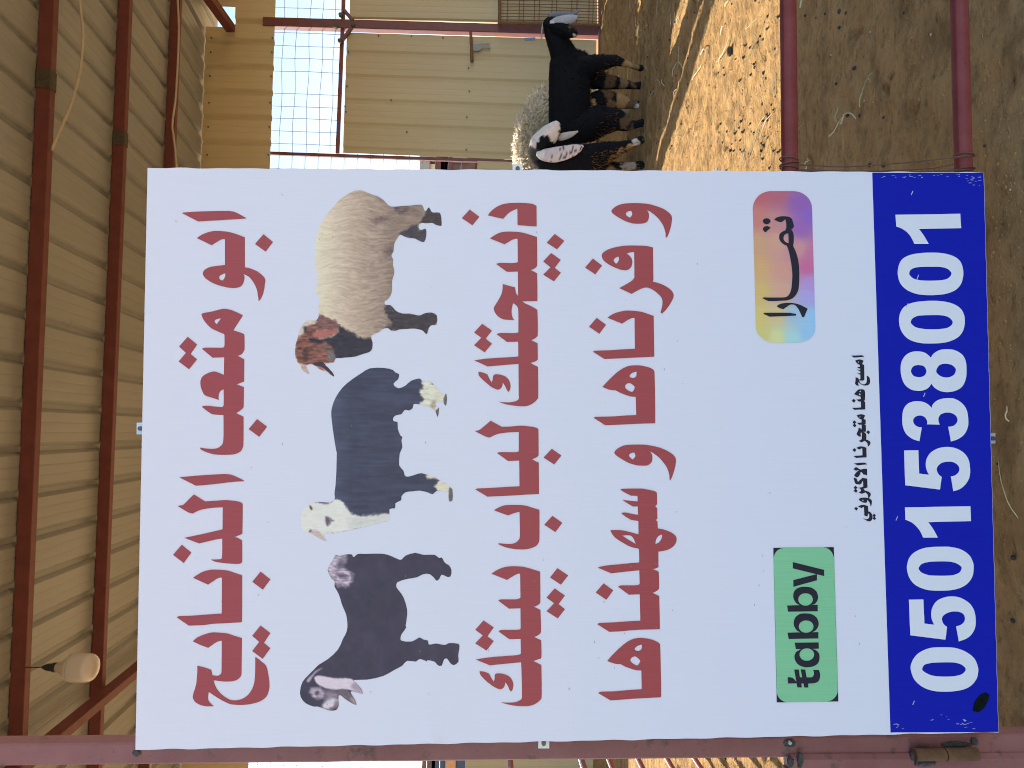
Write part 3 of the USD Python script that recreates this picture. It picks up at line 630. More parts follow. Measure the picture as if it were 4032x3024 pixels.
RED = {
 'first line': [
  ['@A 110,118! 130,110 340,97 640,93 735,105 870,177! 850,182 600,198 300,215!'],
  ['@A 285,412! 350,370 430,340 510,328 675,343 852,403! 852,757! 930,775 1020,820 1088,888 1088,960 1070,1060 1040,1130 1015,1158! 1008,1100 990,1010 950,930 900,870 835,837! 848,880 830,950 790,990 720,1002 620,990 500,955 410,905 365,860 358,820 380,785 440,755 530,740 618,730! 618,428! 600,424 560,435 460,497!',
   '-@A 620,828! 565,850 547,878 560,900 578,912 605,895 620,860', '@A 1072,366! 1185,458! 1098,572! 972,482!'],
  ['@B 340,-192! 370,-203 460,-220 540,-240 600,-252 680,-242 760,-210 830,-175! 715,2! 770,18 830,40 845,55 848,80 848,220 835,255 810,285 765,302! 845,345! 843,607! 755,640! 840,672! 837,905 820,930 790,955 750,980! 837,1022! 834,1350 820,1405 790,1440 730,1465 620,1473 500,1468 410,1445 350,1420 325,1402! 326,1388! 400,1398 470,1402 530,1392 575,1360 597,1310 600,1003! 540,1000 470,992 420,965 342,903! 370,895 420,893 500,902 580,908 600,890 603,840 602,698! 570,715 548,745 541,785 545,823! 470,800 380,768 350,720 330,660 328,600 350,550 400,515 450,495 500,489 605,527! 608,320! 470,325! 345,220! 390,207 560,208 600,203 611,180 612,75 608,46! 540,18 460,-20 410,-65 370,-115 345,-165',
   '-@B 570,-140! 520,-130 495,-112 497,-95 520,-68!', '@B 177,78! 289,170! 212,280! 287,345! 193,462! 70,370! 155,268! 75,193!', '@B 997,1050! 1115,1140! 1022,1260! 897,1168!'],
  ['@C 137,118! 390,95 640,80 720,82 780,97 907,158! 890,165 780,172 600,193 440,210 333,217!'],
  ['@C 118,457! 150,450 180,445 205,425 260,368 311,320! 442,402! 560,395 680,387 780,395 850,408 880,425 887,445 885,660 882,785! 850,800 820,812 790,822! 830,835 880,865! 880,1115 865,1133 830,1141 730,1137 620,1125 550,1110 510,1088! 600,1087 635,1080 643,1050 645,842! 560,855 375,900! 195,833! 400,790 640,735! 648,730! 652,472! 540,478 450,490 370,510 297,547! 240,530 180,495',
   '@C 167,914! 280,1008! 190,1130! 63,1034!'],
  ['@D 240,-14! 290,-50 360,-88 440,-108 500,-112 640,-102 720,-78 820,-45! 818,500 805,512! 640,520 460,530 380,542 190,550! 47,452! 75,438 220,433 420,418 580,407! 582,-15! 560,-17 530,-8 480,25 418,66!', '@D 1037,-88! 1155,4! 1064,125! 940,32!'],
  ['@D 238,735! 290,690 370,655 440,635 490,630 640,642 720,667 817,697! 812,1120 800,1155 760,1190 700,1207 620,1211 540,1203 485,1195! 495,1240 530,1310 600,1380 690,1428 790,1425 870,1385 925,1320 958,1240 972,1150 975,922! 1000,935 1050,975 1105,1030 1130,1130 1143,1240 1135,1320 1105,1390 1040,1440 950,1470 850,1485 740,1485 660,1470 560,1420 480,1370 428,1333! 418,1380 420,1425 445,1465 485,1500! 400,1503 330,1488 270,1455 240,1410 242,1360 275,1250 288,1140 290,1024! 370,1042 456,1072! 470,1137! 520,1142 550,1135 572,1110 577,1050 580,730! 555,731 510,750 420,812! 320,775',
   '@D 1037,548! 1154,638! 1078,753! 1153,818! 1063,942! 938,850! 1022,742! 938,670!']],
 'second line': [
  ['@E 362,264! 400,215 460,168 530,135 610,120 740,117 850,122 900,132 938,155! 940,392! 900,393 713,378! 710,184! 660,205 610,235 570,275 545,305!', '@E 148,195! 263,280! 180,380! 55,297!'],
  ['@E 387,537! 440,500 500,470 560,458 640,456 760,465 850,490 943,520! 945,850 930,878 900,898 865,911! 900,925 945,950! 948,1272 935,1276! 850,1278 768,1279! 800,1302 860,1330 920,1362 948,1390 @F 952,240 930,268 905,285 873,298! 952,335! 953,530! 920,550 865,568! 955,613! 957,975 940,1005 900,1040 850,1068 800,1079 700,1075 600,1060 540,1045 492,1025! 560,1032 640,1030 700,1015 727,990 727,940 724,578! 360,608! 203,538! 290,523 390,513 560,502 690,495 722,487! 720,316! 590,319! 465,228! 490,217 530,213 640,215 700,213 722,203! @E 720,1370 700,1330 662,1300! 645,1370 645,1430 655,1470 676,1498! 560,1494 500,1470 455,1425 432,1370 440,1340 480,1275 520,1200 535,1140 538,1075! 685,1115! 690,1155 700,1190 720,1215! 717,928! 640,930 585,929! 460,838! 500,826 640,828 690,825 717,815! 713,541! 690,540 650,553 560,605!',
   '@E 1152,482! 1266,565! 1180,666! 1058,586!', '@E 1110,708! 1224,790! 1153,884! 1226,941! 1143,1043! 1016,964! 1102,877! 1016,808!', '@F 295,104! 411,185! 338,280! 411,340! 325,442! 200,358! 285,270! 200,207!',
   '@F 250,672! 300,680 357,702! 375,740 405,795! 418,770 423,730 435,708 470,700 530,710 580,735 615,775 631,830 625,880 605,911! 590,890 565,840 540,800! 535,830 520,862 490,882 460,878 400,848 330,790 275,740 255,710'],
  ['@G 147,171! 190,163 215,150 336,49! 468,121! 560,118 690,108 780,115 850,125 890,140 900,160 902,455 890,472 860,490 822,506! 905,545! 907,915! 720,925 560,935 400,942 297,947! 155,862! 180,850 350,843 500,833 676,824! 672,521! 540,525! 412,433! 440,421 600,421 640,420 668,410! 668,183! 560,187 450,200 390,217 327,249! 280,238 210,205', '@G 1057,381! 1172,461! 1087,567! 960,485!'],
  ['@G 375,1108! 430,1075 490,1052 540,1046 690,1046 760,1055 840,1080 912,1102! 912,1450 900,1495 870,1530 820,1553 760,1567 690,1570 600,1563 500,1540 428,1508! 428,1496! 500,1503 570,1505 620,1495 660,1465 680,1420 676,1127! 640,1133 600,1145 545,1168! 460,1140', '@G 1065,1172! 1183,1256! 1100,1365! 968,1279!'],
  ['@H 345,27! 400,-10 460,-38 520,-55 600,-62 720,-55 810,-32 920,2! 922,365 905,388 880,405 845,416! 925,455! 930,715 910,742 880,762 848,775! 932,812! 934,1020 900,1037 840,1058! 935,1105! 938,1490 915,1525 870,1560 810,1585 740,1592 640,1588 560,1575 500,1560 458,1544! 540,1550 620,1545 675,1525 705,1495 695,1072! 325,1109! 160,1040! 320,1015 460,1003 600,993 670,985 693,970! 690,797! 555,800! 428,708! 460,692 620,690 670,687 690,675! 687,435! 553,440! 425,345! 460,330 620,330 660,325 687,310! 683,29! 660,27 620,45 528,100!',
   '@H 1124,-39! 1252,47! 1165,157! 1037,71!', '@H 1093,200! 1213,285! 1138,386! 1213,446! 1128,555! 996,470! 1085,375! 995,309!', '@H 252,578! 373,662! 297,767! 373,824! 286,934! 153,850! 243,755! 153,689!',
   '@H 205,1178! 260,1185 318,1207! 340,1250 370,1302! 382,1270 383,1230 395,1210 430,1203 490,1212 545,1235 585,1275 603,1330 597,1385 575,1420! 560,1400 535,1345 505,1307! 505,1335 490,1370 460,1390 430,1388 370,1360 290,1300 230,1240 210,1210']],
 'third line': [
  ['@I 380,212! 400,185 450,150 520,128 600,120 720,120 820,130 920,157 1010,195 1075,245 1097,290 1092,360 1075,430 1055,490 1035,527! 1022,520! 1020,470 1000,400 960,330 900,265 830,215 780,190 728,174! 790,195 815,220 826,260 820,310 795,345 750,360 660,362 590,347 520,318 440,272 395,238', '-@I 615,210! 580,217 553,238 560,265 597,291! 615,275 628,245'],
  ['@I 268,745! 275,715 310,685 370,657 470,632 580,620 780,624 873,644! 878,1030! 868,1047! 940,1065 1020,1098 1090,1150 1117,1200 1110,1245 1075,1310 1030,1375 990,1415 972,1420 962,1410! 980,1340 985,1280 970,1230 920,1180 870,1142 820,1120 780,1117 720,1137 620,1191! 475,1123! 600,1052 640,1020 652,990 650,698! 610,700 560,716! 600,745 625,785 628,830 610,880 570,908 510,908 440,887 370,855 310,815 280,780', '-@I 465,750! 430,765 409,797 438,837! 465,805 472,775', '@I 163,774! 272,856! 192,961! 70,880!'],
  ['@J 335,153! 390,115 450,90 530,72 580,68 720,80 800,103 882,132! 888,614! 700,622 500,632 300,641! 163,555! 190,543 400,535 500,527 660,521! 655,156! 625,158 580,178 508,223!', '@J 208,154! 319,236! 240,342! 117,259!'],
  ['@J 276,970! 340,900 440,805 520,750 590,722 660,715 730,718 820,738 875,765 892,800 900,1395 885,1400! 720,1405 560,1412 450,1418 308,1422! 172,1336! 195,1325 420,1318 520,1310 675,1302! 670,1087! 600,1080 500,1045 430,1010! 390,1008 340,997', '-@J 677,790! 630,805 597,835 605,855 640,865 670,850 678,825', '-@J 600,925 655,965 655,985 640,1020 615,1028 570,1005 545,975 555,940'],
  ['@K 415,248! 435,215 490,178 550,158 640,152 760,152 860,165 960,190 1050,230 1115,275 1143,320 1140,390 1120,470 1100,530 1080,572! 1068,565! 1066,515 1045,440 1005,375 950,310 880,255 830,228 770,208! 830,230 858,262 867,300 860,350 830,385 790,400 700,398 620,380 550,350 480,308 430,272', '-@K 652,245! 610,255 590,275 600,300 632,328! 655,305 665,280'],
  ['@K 485,682! 520,674 600,671 740,671 800,680 880,697 912,712 920,740 922,855! 900,882! 923,903! 925,1030! 903,1040! 928,1063! 930,1143! 1000,1155 1080,1185 1140,1230 1152,1280 1130,1335 1085,1375 1020,1402 937,1415! 938,1600! 905,1613 868,1627! 900,1635 935,1650 @L 942,45 945,225 930,250 900,270 868,283! 947,320! 955,705 945,712! 700,720 600,727 480,738 357,743! 215,655! 240,640 430,630 560,620 723,613! 717,300! 588,305! 460,210! 500,195 650,194 700,188 716,175! 710,17! 580,30 380,52! @K 218,1605! 260,1592 340,1578 480,1565 600,1553 710,1545! 707,1390 690,1378! 600,1355 520,1312 440,1262 395,1215 370,1162! 480,1162 540,1170 620,1190 702,1212! 700,1055! 620,1042! 560,1010 497,962! 530,953 570,957 640,972 697,980! 693,883! 635,882! 570,845 510,803! 560,810 640,819 693,822! 690,758! 615,755! 540,718',
   '-@K 512,1227! 560,1222 610,1228 640,1258 670,1325! 600,1285', '-@K 980,1216! 940,1230 912,1270 902,1328! 945,1305 970,1270 980,1240', '@L 290,170! 404,253! 322,365! 196,279!'],
  ['@L 333,1087! 400,1010 500,915 580,855 650,825 720,815 790,820 870,838 935,868 958,900 970,1505 958,1517! 800,1525 620,1535 500,1545 370,1553! 227,1468! 255,1452 430,1445 580,1432 740,1420! 735,1200! 660,1193 560,1160 490,1125! 440,1123 390,1110', '-@L 740,893! 690,910 658,940 668,962 700,970 730,955 742,930', '-@L 660,1034 690,1050 722,1085 710,1115 685,1140 640,1120 608,1085 620,1050']]}
for line, words in RED.items():
    for paths in words:
        ink_obj('red_lettering', shape(*paths), M_INKRED, .0006)

SMALL = [
  ['@Q1 258,255! 600,238 640,250 687,287! 360,316!'],
  ['@Q1 395,412! 540,375 665,420! 612,528! 680,553! 688,1030 660,1060 600,1066 518,1050! 560,1140 620,1180 680,1188 740,1160 770,1090 775,1000 770,903! 855,970 875,1080 860,1170 800,1215 700,1225 620,1205 550,1160 492,1112! 487,1180 528,1232! 440,1220 390,1170 395,1110 405,1030 405,953! 495,985! 512,1025 550,1022 560,985 558,870! 545,868! 440,808! 558,830! 558,760! 530,750! 443,705! 555,722! 555,670! 510,668! 452,628! 550,616! 550,555! 480,520 420,460', '-@Q1 480,455 515,446 500,484'],
  ['@Q1 355,1515! 430,1420 500,1360 570,1348 650,1355 705,1400 @Q2 708,215! 668,240! 712,265! 720,512! 370,528! 295,470! 585,450! 582,258! 510,258! 433,190! 570,182! 578,105! 500,75 355,20!', '@Q2 345,170! 408,225! 357,295! 280,235!', '-@Q1 530,1425 555,1400 580,1398 578,1430 555,1445', '-@Q1 508,1515 535,1485 572,1515 550,1548'],
  ['@Q2 440,712! 590,672 716,715! 660,822! 733,855! 735,980! 690,1005! 740,1028! 740,1245! 640,1245! 740,1310 748,1500! 830,1530 885,1580 885,1640 @Q3 870,170 805,250! 800,160 770,100 700,45! 600,100! 507,50! @Q2 590,1500 610,1470 610,1300 580,1265! 570,1330 588,1400! 520,1395 450,1340 445,1290 490,1200 500,1112! 590,1145! 610,1190! 605,1015! 525,1015! 455,955! 600,945! 600,845! 520,810', '-@Q2 525,762 565,738 548,778', '@Q2 357,872! 430,930! 380,985! 435,1032! 377,1100! 310,1035! 355,985! 305,940!', '@Q2 808,1198! 880,1250! 830,1325! 755,1262!'],
  ['@Q3 430,283! 500,240 580,228 660,238 755,272! 765,585! 420,606! 338,545! 632,522! 622,290! 600,292 540,332!', '@Q3 362,285! 432,342! 380,412! 303,352!'],
  ['@Q3 355,785! 690,763 780,815! 465,846!'],
  ['@Q3 405,908! 460,925 500,955 580,990! 640,970 700,963 775,967! 780,1168! 660,1145! 600,1060! 545,1095! 565,1130! 490,1230! 430,1232 360,1190! 400,1110 460,1050 520,1015! 470,1005 420,1028! 338,972!'],
  ['@Q3 338,1255! 435,1275! 480,1392! 500,1370 630,1258! 780,1280! 795,1570! 660,1612! @Q4 710,350! 800,370 870,410 903,470 880,530 835,600! 815,590! 810,510 780,450 720,405! 605,455! 507,405! 575,365 580,320 550,280 480,260! @Q3 655,1550! 650,1345! 605,1400! 605,1430! 535,1477! 410,1455! 380,1400', '@Q4 400,190! 468,245! 420,300! 470,350! 425,412! 340,360! 390,300! 340,255!'],
  ['@Q4 512,635! 560,590 650,578 760,580 850,600 910,640 938,690 930,780 910,850! 890,845! 870,760 820,680 760,635 725,618! 775,640 780,690 765,735 700,742 620,720 550,680', '-@Q4 620,660 645,643 665,668 645,692'],
  ['@Q4 487,872! 560,825 640,815 720,820 810,855! 818,1025! 890,1055 940,1130 955,1220 930,1310 870,1345 800,1340 720,1300 630,1240! 700,1270 760,1280 820,1260 850,1210 850,1130 830,1090! 805,1130 797,1195! 690,1155! 680,880! 660,880 600,917!', '@Q4 418,875! 485,930! 435,998! 357,938!', '@Q4 1005,1100! 1070,1155! 1025,1210! 1072,1245! 1030,1308! 960,1260! 1000,1200! 955,1165!']]
for paths in SMALL:
    ink_obj('small_lettering', shape(*paths), M_INKBLACK, .0006)

band = Polygon([(3434, 680.5), (3873, 680.5), (3931, 2882), (3506, 2884)])
ink_obj('blue_band', band.buffer(-.3), M_INKBLUE, .0005)
DIGITS = [
  ['@P1 257,437! 1022,425! 1033,595! 535,606! 590,680 650,782! 480,782! 440,700 390,640 330,600 266,577!'],
  ['@P1 690,884 820,892 940,925 1020,985 1055,1080 1055,1170 1025,1265 950,1335 830,1375 660,1387 520,1375 400,1330 320,1255 287,1160 290,1060 330,970 420,915 550,890', '-@P1 680,1052 800,1055 870,1075 910,1110 918,1135 900,1170 850,1200 760,1213 650,1216 550,1210 470,1190 425,1150 420,1120 440,1085 500,1060 580,1053'],
  ['@P2 690,13 820,20 940,50 1030,110 1072,200 1073,300 1040,395 970,460 850,505 670,518 530,508 410,465 335,385 302,290 303,190 345,100 430,45 550,20', '-@P2 690,182 800,184 880,205 925,245 933,270 915,305 860,335 770,347 670,349 570,343 490,322 445,285 438,265 455,225 515,193 600,184'],
  ['@P2 675,686! 710,635 780,595 870,584 960,598 1040,645 1085,720 1097,830 1088,930 1050,1020 980,1070 880,1092 790,1080 720,1040 683,992! 640,1045 580,1072 520,1078 440,1060 370,1005 330,920 318,820 330,730 375,660 440,620 520,609 600,625 650,660', '-@P2 530,772 590,785 620,830 617,870 585,905 530,914 475,902 443,860 445,820 475,783', '-@P2 850,757 920,770 965,810 970,840 950,885 900,913 850,918 790,903 745,865 740,830 765,785 800,763'],
  ['@P2 685,1281! 700,1235 760,1185 860,1162 960,1172 1050,1230 1100,1310 1117,1420 1110,1510 1070,1590 1000,1645 912,1675! 880,1500! 940,1490 980,1455 990,1415 970,1370 920,1340 860,1334 800,1350 768,1390 765,1430 780,1477! 628,1472! 632,1440 615,1400 580,1375 540,1368 490,1385 465,1425 480,1470 520,1500 568,1508! 540,1672! 450,1640 380,1580 345,1500 336,1410 350,1300 400,1230 470,1203 530,1198 600,1213 650,1243'],
  ['@P3 358,340! 527,337! 537,614! 652,627! 625,570 615,510 625,440 670,370 750,320 850,299 960,312 1060,365 1120,450 1138,560 1130,660 1085,740 1020,795 940,822! 910,646! 960,635 1000,600 1012,555 990,510 940,480 870,474 800,490 755,530 745,570 765,620 803,653! 783,803! 372,752!'],
  ['@P3 368,1013! 1142,999! 1150,1175! 643,1188! 700,1265 758,1371! 584,1371! 545,1290 490,1225 440,1187 374,1159!'],
  ['@P4 790,98 900,100 1030,130 1130,200 1175,290 1180,360 1165,450 1110,530 1020,585 900,612 760,618 620,605 500,555 430,480 397,390 393,320 420,230 480,165 580,118 690,101', '-@P4 790,271 900,275 980,295 1030,330 1038,355 1015,400 950,430 860,440 750,440 650,433 570,405 533,365 540,330 580,295 660,277'],
  ['@P4 415,723! 586,720! 599,1005! 714,1019! 685,950 678,890 695,810 750,735 840,695 930,684 1030,703 1130,765 1185,850 1205,960 1195,1060 1150,1140 1090,1185 1005,1215! 973,1037! 1030,1020 1070,980 1077,935 1055,890 1000,866 930,864 860,885 815,920 806,960 825,1010 867,1045! 847,1196! 432,1144!'],
  ['@R7 1520,615 1620,622 1710,655 1780,710 1812,780 1815,830 1800,890 1750,950 1670,985 1540,1000 1420,990 1330,955 1265,895 1235,820 1234,770 1260,710 1310,660 1400,622', '-@R7 1530,745 1610,748 1670,765 1705,795 1705,818 1675,848 1610,865 1520,869 1430,862 1370,840 1336,815 1333,795 1355,765 1420,750']]
for paths in DIGITS:
    ink_obj('digit', shape(*paths), M_INKWHITE, .0011)

# pay badge, green
tb = trace('@T1 225,138! 1422,122! @T2 1467,1570! 285,1588!')
tg = trace('@T1 231,330! 270,230 340,165 440,138! 1210,125! 1310,155 1385,230 1425,330! @T2 1455,1370! 1430,1450 1360,1530 1260,1570! 490,1588! 400,1560 320,1490 285,1400!')
badge = ink_obj('green_badge', tb.intersection(tg), M_INKGREEN, .0010)
ink_obj('badge_corner', tb.difference(tg), M_INKBLACK, .0009, badge)
b_up = trace('@T1 870,908 980,925 1070,990 1107,1080 1100,1170 1050,1240 975,1265! 1105,1265! 1105,1390! 518,1400! 497,1277! 750,1270! 680,1230 630,1150 620,1070 650,980 730,925 800,910').difference(circ('T1', 863, 1157, 145, 123))
b_lo = trace('@T2 850,-120 955,-105 1045,-45 1088,50 1080,130 1030,205 960,240! 1085,240! 1085,360! 513,370! 492,250! 745,242! 670,205 622,130 612,50 640,-40 720,-105 790,-120').difference(circ('T2', 849, 132, 142, 119))
a_lo = trace('@T2 630,442! 1090,436! 1093,555! 968,562! 1040,590 1095,650 1107,730 1080,830 1000,890 900,911 790,905 690,855 635,770 627,690 660,620 750,568! 650,562!').difference(circ('T2', 863, 670, 141, 120))
y_lo = shape('@T1 610,418! 1230,572! 1232,695! 613,543!', '@T1 620,775! 1088,655! 1088,778! 622,907!')
t_lo = trace('@T2 495,1105! 550,1107 600,1125 640,1165 660,1190! 620,957! 708,957! 730,1105! 773,1105! 745,957! 832,957! 858,1105! 950,1107 985,1085 1000,1040 995,1000 982,966! 1090,966! 1110,1010 1117,1080 1100,1160 1050,1205 980,1222 888,1225! 890,1302! 812,1302! 800,1227! 757,1225! 768,1300! 682,1300! 665,1222! 500,1225!')
for g in (t_lo, a_lo, b_lo, b_up, y_lo):
    ink_obj('badge_letter', g, M_INKBLACK, .0016, badge)

def grid_print(name, poly, fn, cell, lift, parent=sign):
    """a printed picture: a fine sheet cut to the outline, each vertex given the ink colour fn returns"""
    x0, y0, x1, y1 = poly.bounds
    xs = np.arange(x0 - cell, x1 + 2 * cell, cell); ys = np.arange(y0 - cell, y1 + 2 * cell, cell)
    Xg, Yg = np.meshgrid(xs, ys, indexing='ij')
    shapely.prepare(poly)
    inside = shapely.contains_xy(poly, Xg, Yg)
    n0, n1 = Xg.shape
    keep = inside[:-1, :-1] | inside[1:, :-1] | inside[1:, 1:] | inside[:-1, 1:]
    used = np.zeros_like(inside)
    for di in (0, 1):
        for dj in (0, 1):
            used[di:n0 - 1 + di, dj:n1 - 1 + dj] |= keep
    out = used & ~inside                      # pull the rim vertices on to the outline
    if out.any():
        bl = poly.boundary; pts = shapely.points(Xg[out], Yg[out])
        q = shapely.line_interpolate_point(bl, shapely.line_locate_point(bl, pts)) if bl.geom_type == 'LineString' else shapely.points([shapely.ops.nearest_points(bl, p)[0].coords[0] for p in pts])
        Xg[out], Yg[out] = shapely.get_x(q), shapely.get_y(q)
    idm = -np.ones(inside.shape, int); idm[used] = np.arange(used.sum())
    a = idm[:-1, :-1][keep]; b = idm[1:, :-1][keep]; c = idm[1:, 1:][keep]; d = idm[:-1, 1:][keep]
    px, py = Xg[used], Yg[used]
    D = FWD + IX * ((px - 2016) / FPX)[:, None] + IY * ((py - 1512) / FPX)[:, None]
    be = np.array([bend(u, v) for u, v in zip(px, py)])
    P = CAM + D * (((S0 - CAM) @ SN + be + lift) / (D @ SN))[:, None]
    col = fn(px, py)
    return obj(name, (P, np.stack([a, b, c, d], 1)), M_INKCD, parent, False, col)
def fbm2(x, y, sx, sy, o=3, seed=0):
    return meshkit.fbm(np.stack([x * sx, y * sy, np.zeros_like(x) + seed * 7.3], -1), o, seed)
def soft_in(poly, x, y, blur, seed=1, rag=0.):
    """1 inside, 0 outside, with a soft and ragged edge"""
    x2 = x + rag * (fbm2(x, y, .06, .12, 2, seed) - .5) * 2; y2 = y + rag * (fbm2(x, y, .1, .07, 2, seed + 3) - .5) * 2
    shapely.prepare(poly)
    pts = shapely.points(x2, y2); ins = shapely.contains(poly, pts)
    dist = shapely.distance(poly.boundary, pts)
    return np.clip(.5 + np.where(ins, dist, -dist) / (2 * blur), 0, 1)
def paint(base, layers):
    def fn(x, y):
        c = np.array(base(x, y) if callable(base) else np.tile(np.array(base, float), (len(x), 1)))
        for k, (colour, path, blur, rag, tex) in enumerate(layers):
            w = soft_in(trace(path, 3), x, y, blur, 5 + k, rag)[:, None]
            lc = np.tile(np.array(colour, float), (len(x), 1))
            if tex: lc = lc * (1 + tex * 2 * (fbm2(x, y, .05, .22, 3, 20 + k) - .5))[:, None]
            c = c * (1 - w) + lc * w
        return np.clip(CLOTH * lin(np.clip(c, 0, 255)) / WHITE, .003, .92)
    return fn

# gradient badge
gbx = trace('@S1 307,480! 330,370 400,260 500,190 620,155! 1090,155! 1230,190 1350,280 1410,390 1425,470! @S2 1492,1240! 1470,1350 1400,1440 1300,1500 1180,1530! 730,1535! 590,1510 470,1430 385,1330 363,1220!')
GP = np.array([(2985, 760), (3060, 760), (3150, 800), (3190, 850), (2975, 860), (3060, 880), (3150, 900), (2980, 960), (3060, 950), (3140, 980), (3195, 1010), (2985, 1060), (3080, 1070), (3180, 1050), (3190, 1120), (2990, 1150), (3080, 1150), (3180, 1170), (2990, 1250), (3060, 1240), (3130, 1240), (3190, 1250), (3000, 1320), (3060, 1330), (3120, 1330), (3180, 1310)], float)
GC = np.array([(166, 92, 108), (158, 94, 118), (128, 92, 170), (124, 92, 186), (176, 118, 118), (170, 128, 136), (136, 96, 172), (180, 148, 124), (182, 146, 136), (176, 134, 148), (170, 108, 150), (186, 156, 116), (184, 142, 136), (176, 98, 150), (158, 136, 206), (186, 168, 112), (186, 152, 140), (150, 150, 216), (186, 178, 116), (186, 176, 140), (142, 176, 214), (132, 180, 226), (182, 182, 124), (186, 196, 152), (150, 194, 212), (132, 180, 226)], float)
def grad(x, y):
    d = (x[:, None] - GP[:, 0]) ** 2 + (y[:, None] - GP[:, 1]) ** 2 + 60
    w = d ** -1.6; return (w[:, :, None] * GC).sum(1) / w.sum(1)[:, None]
gbad = grid_print('gradient_badge', gbx, paint(grad, []), 5, .0009)
for paths in (['@S1 710,690! 760,655 830,633 900,630 980,640 1040,675 1065,740 1085,820! 1060,860 1028,875! 1065,930 1080,1000 1080,1100 1068,1195! 1110,1280 1150,1400 1175,1530 @S2 1183,170 1185,300 1178,450 1165,540 1120,630 1060,690 980,725 830,740 620,745! 590,740 490,690! 510,676 700,678 900,675 960,655 1000,610 1030,530 1045,430 1052,300 1050,180 @S1 1030,1500 1005,1370 975,1250 945,1180! 900,1165 840,1115 810,1060 805,1010 820,960 870,920 915,900! 935,870 940,800 935,740 922,682! 895,710 840,742! 780,728', '-@S1 978,952! 985,1140! 930,1120 895,1080 887,1040 900,990 930,965',
               '@S1 497,722 520,683 569,667 618,683 643,722 618,763 569,780 520,763', '@S1 500,880 510,840 550,818 590,818 645,845! 552,932! 520,915'],
              ['@S2 762,845! 800,810 880,787 980,780 1080,785 1180,810 1260,845 1343,890! 1275,1045! 1240,1045! 1210,980 1165,890 1110,825 1060,808 1010,815 960,845 885,897! 820,880'],
              ['@S2 505,985! 530,968 990,968 1125,990! 1122,1020! 630,1040!']):
    ink_obj('badge_letter', shape(*paths), M_INKBLACK, .0015, gbad)

# the three printed animals
def wool(x, y):
    t = np.clip((x - 1240) / 310, 0, 1)[:, None]
    c = np.where(t < .45, np.array([202, 200, 186]) * (1 - t / .45) + np.array([172, 160, 150]) * (t / .45), np.array([172, 160, 150]) * (1 - (t - .45) / .55) + np.array([130, 116, 110]) * ((t - .45) / .55))
    yy = y + 9 * np.sin(x * .03 + y * .011) + 14 * (fbm2(x, y, .02, .02, 2, 4) - .5)
    s = fbm2(x, yy, .028, .17, 3, 2) - .5
    s2 = fbm2(x, yy, .06, .33, 2, 8) - .5
    return c * (1 + (.52 * s + .34 * s2) * (.35 + .65 * t[:, 0]))[:, None]
sheep = trace('@U1 930,98 1010,112 1120,160 1195,180 1280,235 1330,290 1390,325 1520,315 1620,310 1800,297 1830,370 1860,380 1895,330 1930,390 1960,405 2040,405 2065,470 2070,580 2045,583 1990,570 1940,545 1860,550 1785,545 1755,590 1770,635 1800,640 1855,625 1860,720 1830,805 1760,785 1700,755 1630,750 1560,730 1505,705 1450,780 1425,830 1415,930 1385,990 1410,1040 1405,1120 1425,1180 1420,1255 1395,1330 1395,1450 1380,1520 1340,1580 1295,1610 @U2 1300,345 1370,350 1410,385 1450,430 1540,465 1640,465 1720,485 1780,490 1830,465 1920,450 2005,490 2000,612 1940,620 1895,660 1870,745 1830,715 1800,690 1700,670 1600,675 1500,680 1440,700 1380,695 1330,660 1260,680 1220,715 1110,765 1130,860 1125,940 1085,990 1000,1015 900,1050 800,1060 700,1070 625,1075 600,1130 500,1140 460,1140 540,1215 600,1290 600,1325 520,1270 440,1235 370,1200 310,1155 225,1170 250,1235 270,1287 190,1250 140,1180 85,1090 75,1010 80,900 110,800 150,660 220,570 290,550 360,560 400,490 390,400 410,240 370,190 360,110 375,50 @U1 380,1210 350,1150 345,1050 345,860 360,760 380,680 410,590 460,490 530,400 600,320 680,230 750,180 830,130', 2)
